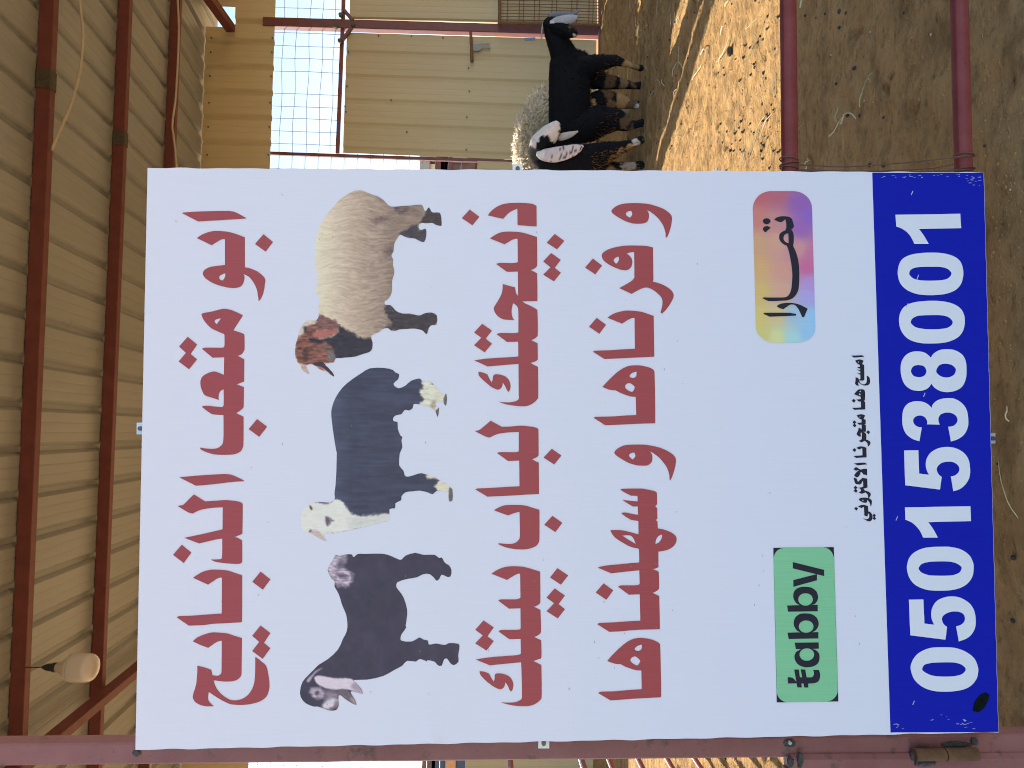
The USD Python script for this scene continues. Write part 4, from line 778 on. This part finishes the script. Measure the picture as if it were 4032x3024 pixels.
sheep_ink = paint(wool, [
    ((100, 88, 92), '@U1 1420,340 1620,305 1590,400 1470,415', 6, 8, .5), ((112, 98, 98), '@U1 1120,500 1340,445 1380,470 1180,560', 10, 10, .4), ((104, 92, 92), '@U1 1280,900 1420,830 1420,960 1330,1000', 12, 8, .4),
    ((120, 100, 104), '@U1 1180,190 1290,230 1250,235', 3, 3, .3),
    ((64, 58, 64), '@U1 1850,420 1860,375 1895,325 2070,400 2085,590 1990,575 1940,548 1780,548 1800,500', 4, 6, .3), ((66, 64, 74), '@U1 1500,710 1600,620 1740,575 1770,640 1870,620 1870,720 1830,815 1620,755', 5, 8, .3),
    ((62, 58, 66), '@U2 1290,355 1380,345 1450,425 1640,460 1920,440 2015,490 2005,615 1870,755 1700,675 1440,705 1290,665 1400,600 1340,500', 6, 14, .3),
    ((50, 48, 60), '@U2 640,610 720,650 790,690 870,740 950,790 1060,800 1140,820 1135,940 1090,1000 900,1060 620,1085 590,980 500,900 420,830 480,800 600,760 660,690', 6, 10, .25),
    ((112, 82, 84), '@U2 385,480 520,520 640,570 670,650 640,700 560,690 380,690 355,560', 5, 8, .5),
    ((118, 80, 72), '@U2 230,620 330,600 380,640 350,800 450,830 540,900 595,990 625,1080 600,1140 460,1145 310,1160 225,1175 130,1140 65,1010 85,880 125,760 200,690', 4, 6, .7),
    ((186, 182, 182), '@U2 215,560 290,540 365,570 330,600 240,640 185,740 130,770 140,660', 5, 4, .15), ((60, 56, 66), '@U2 195,650 240,650 225,720 200,720', 4, 3, .2),
    ((152, 96, 92), '@U2 345,720 400,700 560,690 655,690 620,740 530,780 430,805 350,800', 2, 2, .2), ((50, 42, 54), '@U2 280,790 440,820 470,860 330,870 275,840', 5, 5, .3),
    ((104, 84, 80), '@U2 420,910 560,900 600,980 500,990', 8, 6, .5), ((104, 102, 108), '@U2 515,1000 560,985 625,1050 612,1115 530,1100', 5, 4, .5), ((70, 52, 52), '@U2 190,960 250,930 240,1080 200,1110', 6, 8, .4),
    ((60, 48, 60), '@U2 305,1158 370,1125 475,1135 545,1215 608,1290 605,1335 510,1250 430,1200', 3, 2, .2), ((150, 100, 96), '@U2 380,1200 440,1200 480,1240 430,1245', 3, 2, .2), ((170, 156, 156), '@U2 150,1165 225,1165 275,1292 190,1255', 3, 2, .2)])
grid_print('printed_sheep', sheep, sheep_ink, 3, .0006)
def dark2(x, y):
    s = fbm2(x, y, .012, .12, 3, 6) - .5; s2 = fbm2(x, y, .03, .05, 3, 9) - .5
    t = np.clip((1380 - x) / 80, 0, 1)
    return np.array([60, 64, 87.]) * (1 + .34 * s + .26 * s2 + .22 * t)[:, None]
lamb = trace('@V1 940,95 1120,92 1220,115 1255,150 1300,170 1285,235 1225,290 1290,345 1380,310 1450,250 1560,222 1590,260 1690,265 1740,310 1800,390 1855,410 1890,415 1895,500 1880,562 1855,530 1840,505 1770,510 1750,560 1798,590 1780,705 1755,640 1700,590 1560,545 1480,540 1470,590 1420,620 1370,610 1330,665 1260,680 1225,715 1230,755 1280,765 1285,850 1320,940 1340,945 1330,1000 1340,1080 1310,1150 1300,1300 1355,1370 1370,1430 1410,1445 1500,1420 1580,1400 1700,1440 1760,1450 1800,1490 1880,1530 1940,1580 @V2 1965,470 1965,600 1920,610 1915,520 1900,490 1770,480 1720,525 1650,500 1560,480 1450,490 1380,500 1330,550 1325,600 1255,635 1250,700 1180,710 1180,840 1100,870 900,920 700,970 540,1000 460,1010 340,1010 400,1110 300,1070 200,1010 110,990 85,870 90,760 160,660 300,620 440,630 500,580 495,520 510,400 520,200 525,0 @V1 520,1130 490,960 455,680 465,580 510,460 600,330 720,230 840,150', 2)
white2 = (196, 204, 208)
lamb_ink = paint(dark2, [
    (white2, '@V2 430,640 500,585 590,610 680,730 740,785 900,800 1080,775 1190,775 1190,850 900,930 540,1010 400,1020 410,1115 200,1020 75,1000 75,650', 4, 8, .05),
    ((176, 184, 192), '@V2 700,850 1000,810 1160,800 1000,880 720,940', 20, 10, .1), ((128, 126, 144), '@V2 385,790 490,850 460,870 450,900 400,925', 3, 3, .2), ((92, 84, 100), '@V2 390,810 440,850 400,910', 3, 2, .1),
    ((176, 166, 172), '@V2 185,985 270,965 335,1020 400,1110 240,1050', 3, 2, .15), ((92, 80, 92), '@V2 180,670 205,670 225,705 200,722', 2, 1, .1), ((96, 90, 96), '@V2 175,985 200,960 210,980 190,1000', 2, 1, .1),
    ((196, 200, 192), '@V1 1585,250 1690,250 1810,380 1900,405 1900,570 1840,510 1745,560 1805,590 1785,715 1560,550 1600,480 1555,390 1600,320', 4, 10, .15),
    ((92, 90, 100), '@V1 1853,480 1885,412 1902,415 1900,570 1872,555', 2, 2, .2), ((92, 90, 100), '@V1 1752,640 1790,585 1805,600 1785,712', 2, 2, .2), ((156, 146, 140), '@V1 1700,520 1750,500 1740,600 1690,580', 6, 4, .2),
    ((196, 196, 184), '@V2 1640,310 1700,270 1780,300 1880,380 1970,440 1970,610 1915,620 1900,500 1770,485 1750,420 1800,350 1740,340', 4, 10, .15), ((94, 92, 98), '@V2 1925,450 1955,432 1972,470 1970,615 1915,612', 2, 2, .2)])
grid_print('printed_lamb', lamb, lamb_ink, 3, .0006)
def dark3(x, y):
    s = fbm2(x, y, .02, .02, 3, 12) - .5; s2 = fbm2(x, y, .08, .06, 2, 14) - .5
    return np.array([60, 58, 78.]) * (1 + .30 * s + .10 * s2)[:, None]
goat3 = trace('@W1 510,110 560,125 640,105 715,105 730,150 780,100 880,100 1000,95 1120,100 1200,125 1300,170 1335,165 1380,120 1500,85 1600,110 1745,110 1800,155 1830,140 1870,210 1920,240 1952,300 1940,375 1900,385 1830,355 1800,410 1765,432 1740,400 1680,350 1600,350 1520,390 1400,410 1280,450 1265,510 1310,570 1360,650 1400,790 1395,900 1380,1000 @W2 1390,60 1360,110 1325,160 1325,230 1460,240 1550,190 1600,215 1660,230 1670,280 1760,265 1870,285 1920,260 2040,270 2050,320 2035,420 2040,490 1980,535 1930,500 1900,455 1860,460 1830,540 1780,535 1740,490 1640,470 1650,490 1560,455 1510,490 1400,480 1340,540 1230,600 1100,670 900,715 730,718 760,750 830,830 848,893 780,875 690,860 750,960 770,1030 700,1000 620,950 555,900 545,970 550,1030 520,1090 440,1100 360,1075 290,1050 240,1050 140,1010 75,930 70,840 100,740 170,660 240,590 300,530 420,455 540,340 600,210 650,110 655,0 @W1 640,850 590,730 550,600 495,500 500,440 455,400 410,300 440,230 475,180', 2)
goat_ink = paint(dark3, [
    ((160, 152, 178), '@W1 500,100 560,120 640,115 640,190 560,240 600,270 690,320 725,380 690,470 620,500 510,470 400,310 460,180', 8, 10, .45), ((96, 90, 116), '@W1 560,170 620,180 600,260 540,300 520,250', 10, 6, .4), ((104, 98, 122), '@W1 530,340 650,360 640,420 540,380', 8, 6, .6),
    ((190, 186, 210), '@W2 250,680 330,665 480,695 690,700 760,750 848,893 680,840 480,840 330,800 260,740', 3, 2, .04), ((150, 140, 168), '@W2 700,790 760,750 830,840 848,893 740,850', 6, 3, .1),
    ((158, 152, 176), '@W2 190,830 330,815 380,900 340,955 220,920', 7, 6, .3), ((78, 70, 86), '@W2 255,870 290,850 305,890 265,910', 4, 2, .2), ((118, 112, 132), '@W2 380,860 520,850 530,960 380,960', 8, 6, .3),
    ((188, 186, 208), '@W2 340,1030 400,970 500,950 545,980 500,1040 440,1095 350,1070', 7, 5, .1), ((120, 112, 132), '@W2 500,980 550,990 545,1050 500,1060', 6, 3, .2), ((96, 88, 104), '@W2 430,1070 480,1060 470,1095', 4, 2, .1),
    ((98, 92, 104), '@W2 520,845 650,845 755,960 775,1035 620,955 540,905', 4, 2, .25), ((146, 130, 142), '@W2 690,930 750,960 770,1030 720,1000', 5, 2, .1), ((160, 150, 172), '@W2 345,565 260,610 150,725 180,745 250,645', 3, 2, .1)])
grid_print('printed_goat', goat3, goat_ink, 3, .0006)

# wear on the cloth, the burn, the four fixing tabs
ink_obj('burn_mark', Polygon([(3024 + x / 2.1944, 2268 + y / 2.1944) for x, y in ((1775, 1160), (1790, 1090), (1830, 1035), (1880, 1012), (1905, 1030), (1895, 1080), (1860, 1140), (1815, 1170))]).buffer(3), M_BURN, .0016)
sc = []
for cx, cy, n, dx, dy in ((3570, 694, 12, 70, 4), (3720, 692, 10, 60, 4), (3830, 712, 14, 22, 14), (3525, 2852, 10, 14, 12), (3800, 2852, 14, 18, 12), (3700, 2840, 4, 40, 12)):
    for _ in range(n):
        x, y = cx + RNG.normal(0, dx), cy + RNG.normal(0, dy)
        if 3515 < x < 3862 and 686 < y < 2876 or (3445 < x < 3860 and 686 < y < 760): sc.append(LineString([(x, y), (x + RNG.uniform(2, 12), y + RNG.uniform(-2, 2))]).buffer(RNG.uniform(.35, .9)))
for x, y in ((3594, 753), (3617, 1083), (3575, 1195), (3534, 2034), (3642, 1548), (3600, 2760)):
    sc.append(LineString([(x, y), (x - 6, y + 14)]).buffer(1.3))
tag(ink_obj('scuffs', unary_union(sc), M_SCUFF, .0019), kind='stuff')
sp_ = []
for _ in range(60):
    x, y = RNG.uniform(640, 3400), RNG.uniform(720, 2850)
    sp_.append(LineString([(x, y), (x + RNG.uniform(-2, 2), y + RNG.uniform(2, 8))]).buffer(RNG.uniform(.5, 1.1)))
tag(ink_obj('specks', unary_union(sp_), varied('speck_grey', (.22, .22, .24), (.35, .35, .36), 50, .8), .0019), kind='stuff')
for (x0, y0, x1, y1), dark in (((2018, 646, 2058, 684), 0), ((540, 1664, 568, 1710), 0), ((2119, 2905, 2162, 2945), 1), ((3898, 1706, 3916, 1746), 0)):
    c = (x0 + x1) / 2, (y0 + y1) / 2
    pl = shapely.box(x0, y0, x1, y1)
    t = obj('fixing_tab', px_poly(pl, lambda a, b: sp(a, b, -.012), .003, SN), M_ZINC, sign)
    p = sp(*c, -.009)
    obj('bolt', trimesh.creation.cylinder(radius=.0062, segment=[p, p + SN * .006], sections=10), M_STEEL, t)

# ------------------------------------------------------------------ animals
def body(chains, seg=.022, smooth=10):
    """one continuous surface from chains of (px, py, Y, radius in picture units)"""
    hulls = []
    for ch in chains:
        sph = []
        for px, py, Y, r in ch:
            c = at(px, py, Y); sph.append(m3.Manifold.sphere(r * Y / FPX, 18).translate(tuple(map(float, c))))
        for a, b in zip(sph[:-1], sph[1:]): hulls.append(m3.Manifold.batch_hull([a, b]))
    M = m3.Manifold.batch_boolean(hulls, m3.OpType.Add).refine_to_length(seg)
    mm = M.to_mesh(); t = trimesh.Trimesh(mm.vert_properties[:, :3], mm.tri_verts, process=True)
    trimesh.smoothing.filter_taubin(t, iterations=smooth)
    return t
def tint(v, base, spots, seed=0, rag=.03):
    """coat colours: base, then patches round points of the body (centre, radius, colour)"""
    col = np.tile(np.array(base, float), (len(v), 1))
    w = v + rag * (np.stack([meshkit.fbm(v * 14 + k * 9.1, 2, seed + k) for k in range(3)], 1) - .5) * 2
    for (px, py, Y, r), c in spots:
        d = np.linalg.norm(w - at(px, py, Y), axis=1) / (r * Y / FPX)
        k = np.clip((1 - d) / .10 + .5, 0, 1)[:, None]
        col = col * (1 - k) + np.array(c) * k
    return col * (.85 + .3 * meshkit.noise(v * 60, seed))[:, None]
def blades(t, n, length, lean, colour, seed, keep=None, width=.004, var=.25):
    """short tufts of coat standing on the surface"""
    r = np.random.default_rng(seed)
    p, fi = trimesh.sample.sample_surface(t, n, seed=seed)
    nr = t.face_normals[fi]
    if keep is not None:
        k = keep(p, nr); p, nr = p[k], nr[k]
    n = len(p); d = nr * .55 + np.array(lean) + r.normal(0, .28, (n, 3)); d /= np.linalg.norm(d, axis=1)[:, None]
    s = np.cross(d, r.normal(0, 1, (n, 3))); s /= np.linalg.norm(s, axis=1)[:, None]
    L = length * r.uniform(.5, 1.25, n)[:, None]; wd = width * r.uniform(.6, 1.3, n)[:, None]
    a, b, c, e = p - s * wd - nr * .004, p + s * wd - nr * .004, p + d * L * .6 + s * wd * .55, p + d * L + np.array([0, 0, -.25]) * L
    V = np.stack([a, b, c, e], 1).reshape(-1, 3); i = np.arange(n) * 4
    F = np.vstack([np.stack([i, i + 1, i + 2], 1), np.stack([i, i + 2, i + 3], 1)])
    C = np.repeat(np.array(colour) * (1 + var * r.uniform(-1, 1, (n, 1))), 4, 0)
    return (V, F), C
def ear_mesh(path, thick=.010):
    """a flat drooping ear along (px, py, Y, half width)"""
    P = catmull([list(at(a, b, Y)) for a, b, Y, _ in path], 7)
    hw = catmull([[w * Y / FPX, 0, 0] for a, b, Y, w in path], 7)[:, 0]
    t = np.gradient(P, axis=0); t /= np.linalg.norm(t, axis=1)[:, None]
    view = unit(CAM - P.mean(0)); rings = []
    a = np.linspace(0, 2 * np.pi, 14, endpoint=False)
    for i in range(len(P)):
        s = unit(np.cross(t[i], view)); n = np.cross(s, t[i])
        cup = .35 * hw[i] * np.cos(a)[:, None] ** 2
        rings.append(P[i] + hw[i] * np.cos(a)[:, None] * s + (thick / 2 * np.sin(a)[:, None] - cup) * n)
    return loft(rings)
BLK, TAN, WHT, GRY, BRN = (.005, .005, .007), (.34, .19, .085), (.66, .61, .58), (.40, .38, .40), (.12, .065, .035)

g1 = thing('goat', 'black goat with grey drooping ears standing behind the others by the red wall post', 'goat')
t1 = body([[(2228, 262, 7.80, 66), (2242, 330, 7.81, 82), (2246, 420, 7.82, 86), (2240, 510, 7.84, 80), (2226, 580, 7.86, 64)],
           [(2236, 255, 7.80, 60), (2206, 186, 7.74, 47), (2176, 130, 7.70, 33), (2164, 96, 7.66, 27)],
           [(2286, 240, 7.78, 38), (2228, 262, 7.80, 66)],
           [(2164, 96, 7.66, 27), (2196, 104, 7.60, 25), (2232, 120, 7.55, 19), (2258, 132, 7.53, 15)], [(2190, 116, 7.62, 22), (2250, 136, 7.54, 13)],
           [(2285, 268, 7.74, 46), (2350, 252, 7.72, 34), (2420, 237, 7.70, 21), (2470, 252, 7.72, 11), (2505, 266, 7.72, 10), (2522, 268, 7.70, 13)],
           [(2300, 300, 7.92, 46), (2390, 322, 7.94, 30), (2450, 330, 7.95, 20), (2504, 338, 7.95, 13), (2526, 336, 7.93, 16)],
           [(2270, 520, 7.78, 68), (2350, 478, 7.75, 60), (2425, 470, 7.74, 42), (2465, 492, 7.75, 24), (2508, 490, 7.75, 14), (2528, 484, 7.73, 16)],
           [(2280, 450, 7.94, 60), (2370, 400, 7.95, 46), (2430, 396, 7.95, 32), (2472, 408, 7.96, 20), (2512, 414, 7.96, 13), (2530, 406, 7.94, 15)]])
c1 = tint(t1.vertices, BLK, [((2335, 400, 7.76, 26), TAN), ((2338, 450, 7.76, 28), TAN), ((2332, 360, 7.76, 22), TAN), ((2452, 478, 7.72, 30), BRN), ((2240, 118, 7.54, 17), BRN), ((2262, 134, 7.52, 9), (.55, .48, .42)),
     ((2470, 252, 7.72, 26), TAN), ((2505, 266, 7.72, 20), (.20, .11, .05)), ((2395, 322, 7.94, 36), BRN), ((2450, 330, 7.94, 24), (.20, .115, .055)), ((2490, 336, 7.95, 22), BRN), ((2390, 380, 7.91, 34), BRN), ((2400, 410, 7.91, 26), (.22, .125, .06)), ((2440, 395, 7.93, 36), TAN), ((2478, 412, 7.95, 24), BRN), ((2512, 414, 7.95, 14), (.45, .40, .36)),
     ((2412, 462, 7.71, 16), GRY), ((2476, 496, 7.74, 22), BRN)], 3)
obj('body', t1, M_CD, g1, True, c1)
e1 = ear_mesh([(2166, 92, 7.58, 9), (2190, 86, 7.54, 17), (2230, 80, 7.52, 20), (2262, 70, 7.52, 13), (2274, 62, 7.52, 3)])
obj('ear', e1, M_CD, g1, True, tint(e1.vertices, (.38, .37, .41), [((2170, 92, 7.58, 16), (.60, .56, .52))], 4))
e2 = ear_mesh([(2158, 66, 7.74, 7), (2200, 58, 7.72, 12), (2250, 58, 7.72, 11), (2282, 40, 7.72, 3)])
obj('ear', e2, M_CD, g1, True, tint(e2.vertices, (.20, .20, .25), [], 5))
hn = tube(catmull([at(2140, 92, 7.68), at(2134, 118, 7.70), at(2132, 150, 7.72), at(2134, 182, 7.72)], 6), np.linspace(.014, .004, 19), 8)
obj('horn', hn, M_CD, g1, True, np.tile([.34, .31, .27], (len(hn.vertices), 1)))
bl, bc = blades(t1, 5000, .03, (0, 0, -.8), TAN, 4, lambda p, n: (n[:, 2] < -.15) & (p[:, 2] < .52) & (p[:, 2] > .30))
cv, cc = blades(t1, 9000, .020, (0, .1, -.7), (.007, .007, .009), 14, lambda p, n: p[:, 2] > .42, .0035)
tag(obj('coat', cv, M_CD, g1, False, cc), kind='stuff')
tag(obj('belly_fringe', bl, M_WOOL, g1, False, bc), kind='stuff')

g2 = thing('goat', 'black goat with white patched face and long speckled ears at the board edge', 'goat')
t2 = body([[(2256, 640, 7.43, 74), (2246, 684, 7.70, 76), (2240, 706, 8.0, 70), (2236, 722, 8.3, 54)],
           [(2250, 645, 7.43, 74), (2180, 640, 7.42, 60), (2118, 616, 7.38, 36)], [(2310, 630, 7.40, 62), (2256, 640, 7.43, 74)],
           [(2112, 600, 7.37, 34), (2126, 562, 7.30, 39), (2160, 522, 7.24, 31), (2188, 496, 7.20, 20)], [(2150, 572, 7.33, 30), (2172, 540, 7.27, 25), (2194, 508, 7.21, 15)],
           [(2330, 618, 7.38, 58), (2392, 596, 7.37, 36), (2452, 576, 7.36, 20), (2492, 562, 7.36, 14), (2522, 552, 7.34, 17)],
           [(2330, 690, 7.5, 55), (2430, 668, 7.52, 28), (2480, 655, 7.52, 16), (2522, 650, 7.50, 17)],
           [(2260, 735, 8.2, 50), (2340, 745, 8.2, 34), (2410, 752, 8.28, 16), (2465, 750, 8.26, 12), (2484, 748, 8.24, 15)],
           [(2260, 700, 8.25, 50), (2340, 700, 8.3, 32), (2410, 700, 8.34, 16), (2462, 700, 8.32, 12), (2480, 700, 8.3, 15)]])
FACE = (.60, .54, .53)
c2 = tint(t2.vertices, BLK, [((2128, 548, 7.26, 46), FACE), ((2160, 515, 7.22, 38), FACE), ((2190, 495, 7.19, 26), FACE), ((2180, 535, 7.24, 26), FACE), ((2100, 560, 7.3, 30), FACE),
     ((2143, 553, 7.20, 22), BLK), ((2128, 580, 7.22, 24), BLK), ((2158, 576, 7.24, 22), BLK), ((2168, 545, 7.17, 9), BLK), ((2152, 530, 7.16, 7), BLK), ((2108, 602, 7.33, 32), (.05, .045, .04)), ((2196, 482, 7.19, 6), (.20, .12, .12)),
     ((2322, 545, 7.36, 40), TAN), ((2352, 558, 7.36, 26), TAN), ((2440, 602, 7.36, 24), TAN), ((2475, 588, 7.36, 22), (.42, .24, .10)), ((2404, 618, 7.36, 22), TAN), ((2505, 562, 7.34, 17), (.55, .46, .40)), ((2526, 552, 7.33, 14), BLK),
     ((2395, 680, 7.48, 34), (.22, .14, .08)), ((2470, 660, 7.5, 34), (.30, .24, .20)), ((2400, 578, 7.33, 6), WHT)], 7, .02)
obj('body', t2, M_CD, g2, True, c2)
e3 = ear_mesh([(2112, 604, 7.27, 8), (2136, 610, 7.24, 22), (2180, 610, 7.20, 29), (2230, 600, 7.18, 27), (2272, 586, 7.18, 19), (2297, 574, 7.18, 4)])
v = e3.vertices; n_ = meshkit.fbm(v * 55, 3, 3); sp0 = at(2230, 604, 7.18)
sk = ((n_ > .60) & (np.linalg.norm((v - sp0) * [1, .3, 1], axis=1) < .17))[:, None]
obj('ear', e3.subdivide() if False else e3, M_CD, g2, True, np.where(sk, [.07, .055, .06], tint(v, (.56, .48, .49), [((2125, 607, 7.25, 20), (.70, .66, .63))], 8)))
e4 = ear_mesh([(2184, 540, 7.30, 6), (2208, 540, 7.28, 14), (2245, 530, 7.27, 12), (2276, 517, 7.27, 3)])
obj('ear', e4, M_CD, g2, True, tint(e4.vertices, (.42, .40, .38), [((2190, 540, 7.29, 12), (.62, .58, .54))], 9))
bl, bc = blades(t2, 9000, .032, (.2, 0, -.9), (.40, .24, .11), 6, lambda p, n: ((n[:, 0] < -.1) & (p[:, 2] < .62) & (p[:, 2] > .08)) | ((n[:, 2] < -.3) & (p[:, 2] > .36) & (p[:, 2] < .6)))
cv, cc = blades(t2, 9000, .024, (0, .1, -.8), (.007, .007, .009), 15, lambda p, n: (p[:, 2] > .25) & (p[:, 2] < .95), .0035)
tag(obj('coat', cv, M_CD, g2, False, cc), kind='stuff')
tag(obj('leg_fringe', bl, M_WOOL, g2, False, bc), kind='stuff')

sh = thing('sheep', 'cream woolly sheep standing behind the two goats against the wall', 'sheep')
ts = body([[(2186, 392, 8.60, 52), (2172, 440, 8.61, 88), (2162, 520, 8.62, 124), (2168, 610, 8.63, 138), (2190, 720, 8.63, 132), (2200, 830, 8.62, 110), (2190, 900, 8.6, 70)],
           [(2170, 900, 8.6, 60), (2150, 960, 8.58, 42), (2165, 1010, 8.55, 28)],
           [(2270, 450, 8.52, 40), (2380, 440, 8.5, 20), (2468, 446, 8.5, 14)], [(2270, 470, 8.72, 40), (2370, 480, 8.74, 20), (2450, 486, 8.74, 14)],
           [(2290, 820, 8.52, 40), (2380, 826, 8.5, 20), (2468, 822, 8.5, 14)], [(2290, 800, 8.72, 40), (2370, 790, 8.74, 20), (2450, 796, 8.74, 14)]], .03, 6)
vn = ts.vertex_normals
ts.vertices += vn * (.035 * (meshkit.fbm(ts.vertices * 9, 3, 2) - .5))[:, None]
obj('body', ts, M_CD, sh, True, tint(ts.vertices, (.74, .68, .56), [((2468, 446, 8.5, 90), (.20, .16, .12))], 11))
bl, bc = blades(ts, 42000, .09, (.0, 0, -.5), (.84, .78, .66), 9, lambda p, n: p[:, 2] > .45, .010)
tag(obj('fleece', bl, M_WOOL, sh, False, bc), kind='stuff')

# ------------------------------------------------------------------ litter on the sand
def straw(p0, p1, r, arch=.01, bendv=.02, seed=0):
    p0, p1 = np.array(p0), np.array(p1); k = np.linspace(0, 1, 7)
    P = p0 + (p1 - p0) * k[:, None]; s = np.array([-(p1 - p0)[1], (p1 - p0)[0]])
    P = P + s * (bendv * 4 * k * (1 - k))[:, None]
    z = np.array([gz(a, b) for a, b in P]) + r + .004 + arch * 4 * k * (1 - k)
    return tube(np.column_stack([P, z]), np.linspace(r, r * .45, 7), 5)
def gp(px, py): return ground_pt(px, py)[:2]
ls, gs = [], []
for pts, r, b in ((((2882, 142), (2822, 244)), .006, .12), (((2762, 258), (2724, 314)), .005, .05), (((2955, 616), (3022, 448)), .004, .1), (((2992, 574), (3050, 446)), .0035, .12),
               (((2874, 0), (2858, 26)), .006, .05), (((2836, 135), (2860, 126)), .005, .3), (((2760, 214), (2790, 222)), .005, .2), (((2676, 90), (2684, 66)), .008, .1),
               (((3392, 422), (3446, 288)), .0032, .12), (((3270, 536), (3315, 462)), .0036, -.2), (((3315, 488), (3375, 468)), .0036, .25), (((3302, 424), (3322, 486)), .0028, -.25),
               (((3165, 30), (3210, 0)), .005, .3), (((3150, 540), (3172, 484)), .003, .1), (((3175, 670), (3188, 625)), .004, .1), (((2656, 392), (2668, 350)), .004, .2), (((2648, 300), (2690, 268)), .004, .2)):
    (ls if r > .0034 else gs).append(straw(gp(*pts[0]), gp(*pts[1]), r, .01, b))
for k in range(400):
    x, y = RNG.uniform(-2.6, 4.6), RNG.uniform(2.0, 9.4)
    if y < 3.8 and k % 12: continue
    x = x; a = RNG.uniform(0, np.pi); L = RNG.uniform(.04, .20)
    if y > 5.2: L *= 1.3
    (ls if RNG.random() < .7 else gs).append(straw((x, y), (x + L * math.cos(a), y + L * math.sin(a)), RNG.uniform(.0012, .0026), RNG.uniform(0, .015), RNG.uniform(-.10, .10)))
tag(obj('loose_straw', ls, M_STRAW), 'pale dry straw scattered over the sand', 'straw', None, 'stuff')
tag(obj('green_stalks', gs, M_GREENSTRAW), 'greenish stalks scattered over the sand', 'stalks', None, 'stuff')
dr = []
base = trimesh.creation.icosphere(1)
def dropping(x, y, r):
    b = base.copy(); b.vertices *= np.array([r * RNG.uniform(1, 1.6), r, r * .85]); b.apply_transform(trimesh.transformations.rotation_matrix(RNG.uniform(0, 6.28), [0, 0, 1]))
    b.apply_translation([x, y, gz(x, y) + r * .55]); dr.append(b)
for _ in range(420):
    x, y = RNG.uniform(-2.8, 4.8), RNG.uniform(1.9, 8.8); dropping(x, y, RNG.uniform(.004, .009))
for cx, cy, n in ((2965, 130, 12), (3010, 140, 10), (2880, 505, 16), (2920, 560, 22), (2985, 560, 24), (3030, 480, 18), (2950, 300, 12), (3035, 230, 10), (2990, 40, 12), (2820, 330, 8), (3360, 440, 6), (3440, 560, 5), (3230, 190, 4), (2880, 205, 0), (3040, 590, 10)):
    c = gp(cx, cy)
    for _ in range((n * 2 + 2) // 5): dropping(c[0] + RNG.normal(0, .08), c[1] + RNG.normal(0, .12), RNG.uniform(.006, .0095))
tag(obj('droppings', dr, M_DUNG), 'small dark animal droppings scattered over the sand', 'droppings', None, 'stuff')
x, y = gp(2883, 203); s = ellipsoid([0, 0, 0], [.035, .022, .018], 3); s.vertices += .006 * (meshkit.fbm(s.vertices * 60, 2, 4)[:, None] - .5); s.apply_translation([x, y, gz(x, y) + .012])
tag(obj('dark_stone', s, M_DUNG, None, True), 'dark oval stone lying on the sunlit sand near the upper rail', 'stone')
pb = []
for _ in range(160):
    x, y = RNG.uniform(-2.4, 3.2), RNG.uniform(1.9, 5.5); r = RNG.uniform(.002, .0045)
    b = base.copy(); b.vertices *= np.array([r * RNG.uniform(.8, 1.5), r, r * .8]); b.apply_translation([x, y, gz(x, y) + r * .4]); pb.append(b)
tag(obj('pebbles', pb, varied('pale_pebble', (.42, .38, .32), (.62, .57, .48), 30, .8)), 'small pale pebbles strewn on the sand', 'pebbles', None, 'stuff')

# crumbs of trodden sand
V, F, n0 = [], [], 0
ico = trimesh.creation.icosphere(0)
for _ in range(11000):
    y = 1 / RNG.uniform(1 / 8.6, 1 / 1.95); x = RNG.uniform(-.56, .56) * y + .1
    r = RNG.uniform(.0012, .0034) * (1 + .10 * y); a = RNG.uniform(-.5, .5)
    P = ico.vertices * np.array([r * RNG.uniform(1.0, 1.8), r * RNG.uniform(.8, 1.3), r * RNG.uniform(.6, .9)]) * RNG.uniform(.75, 1.2, (12, 1))
    P = P @ np.array([[math.cos(a), math.sin(a), 0], [-math.sin(a), math.cos(a), 0], [0, 0, 1]]) + np.array([x, y, gz(x, y) + r * .15])
    V.append(P); F.append(ico.faces + n0); n0 += 12
tag(obj('sand_crumbs', (np.vstack(V), np.vstack(F)), M_SAND), 'loose crumbs of brown sand all over the pen floor', 'sand crumbs', None, 'stuff')
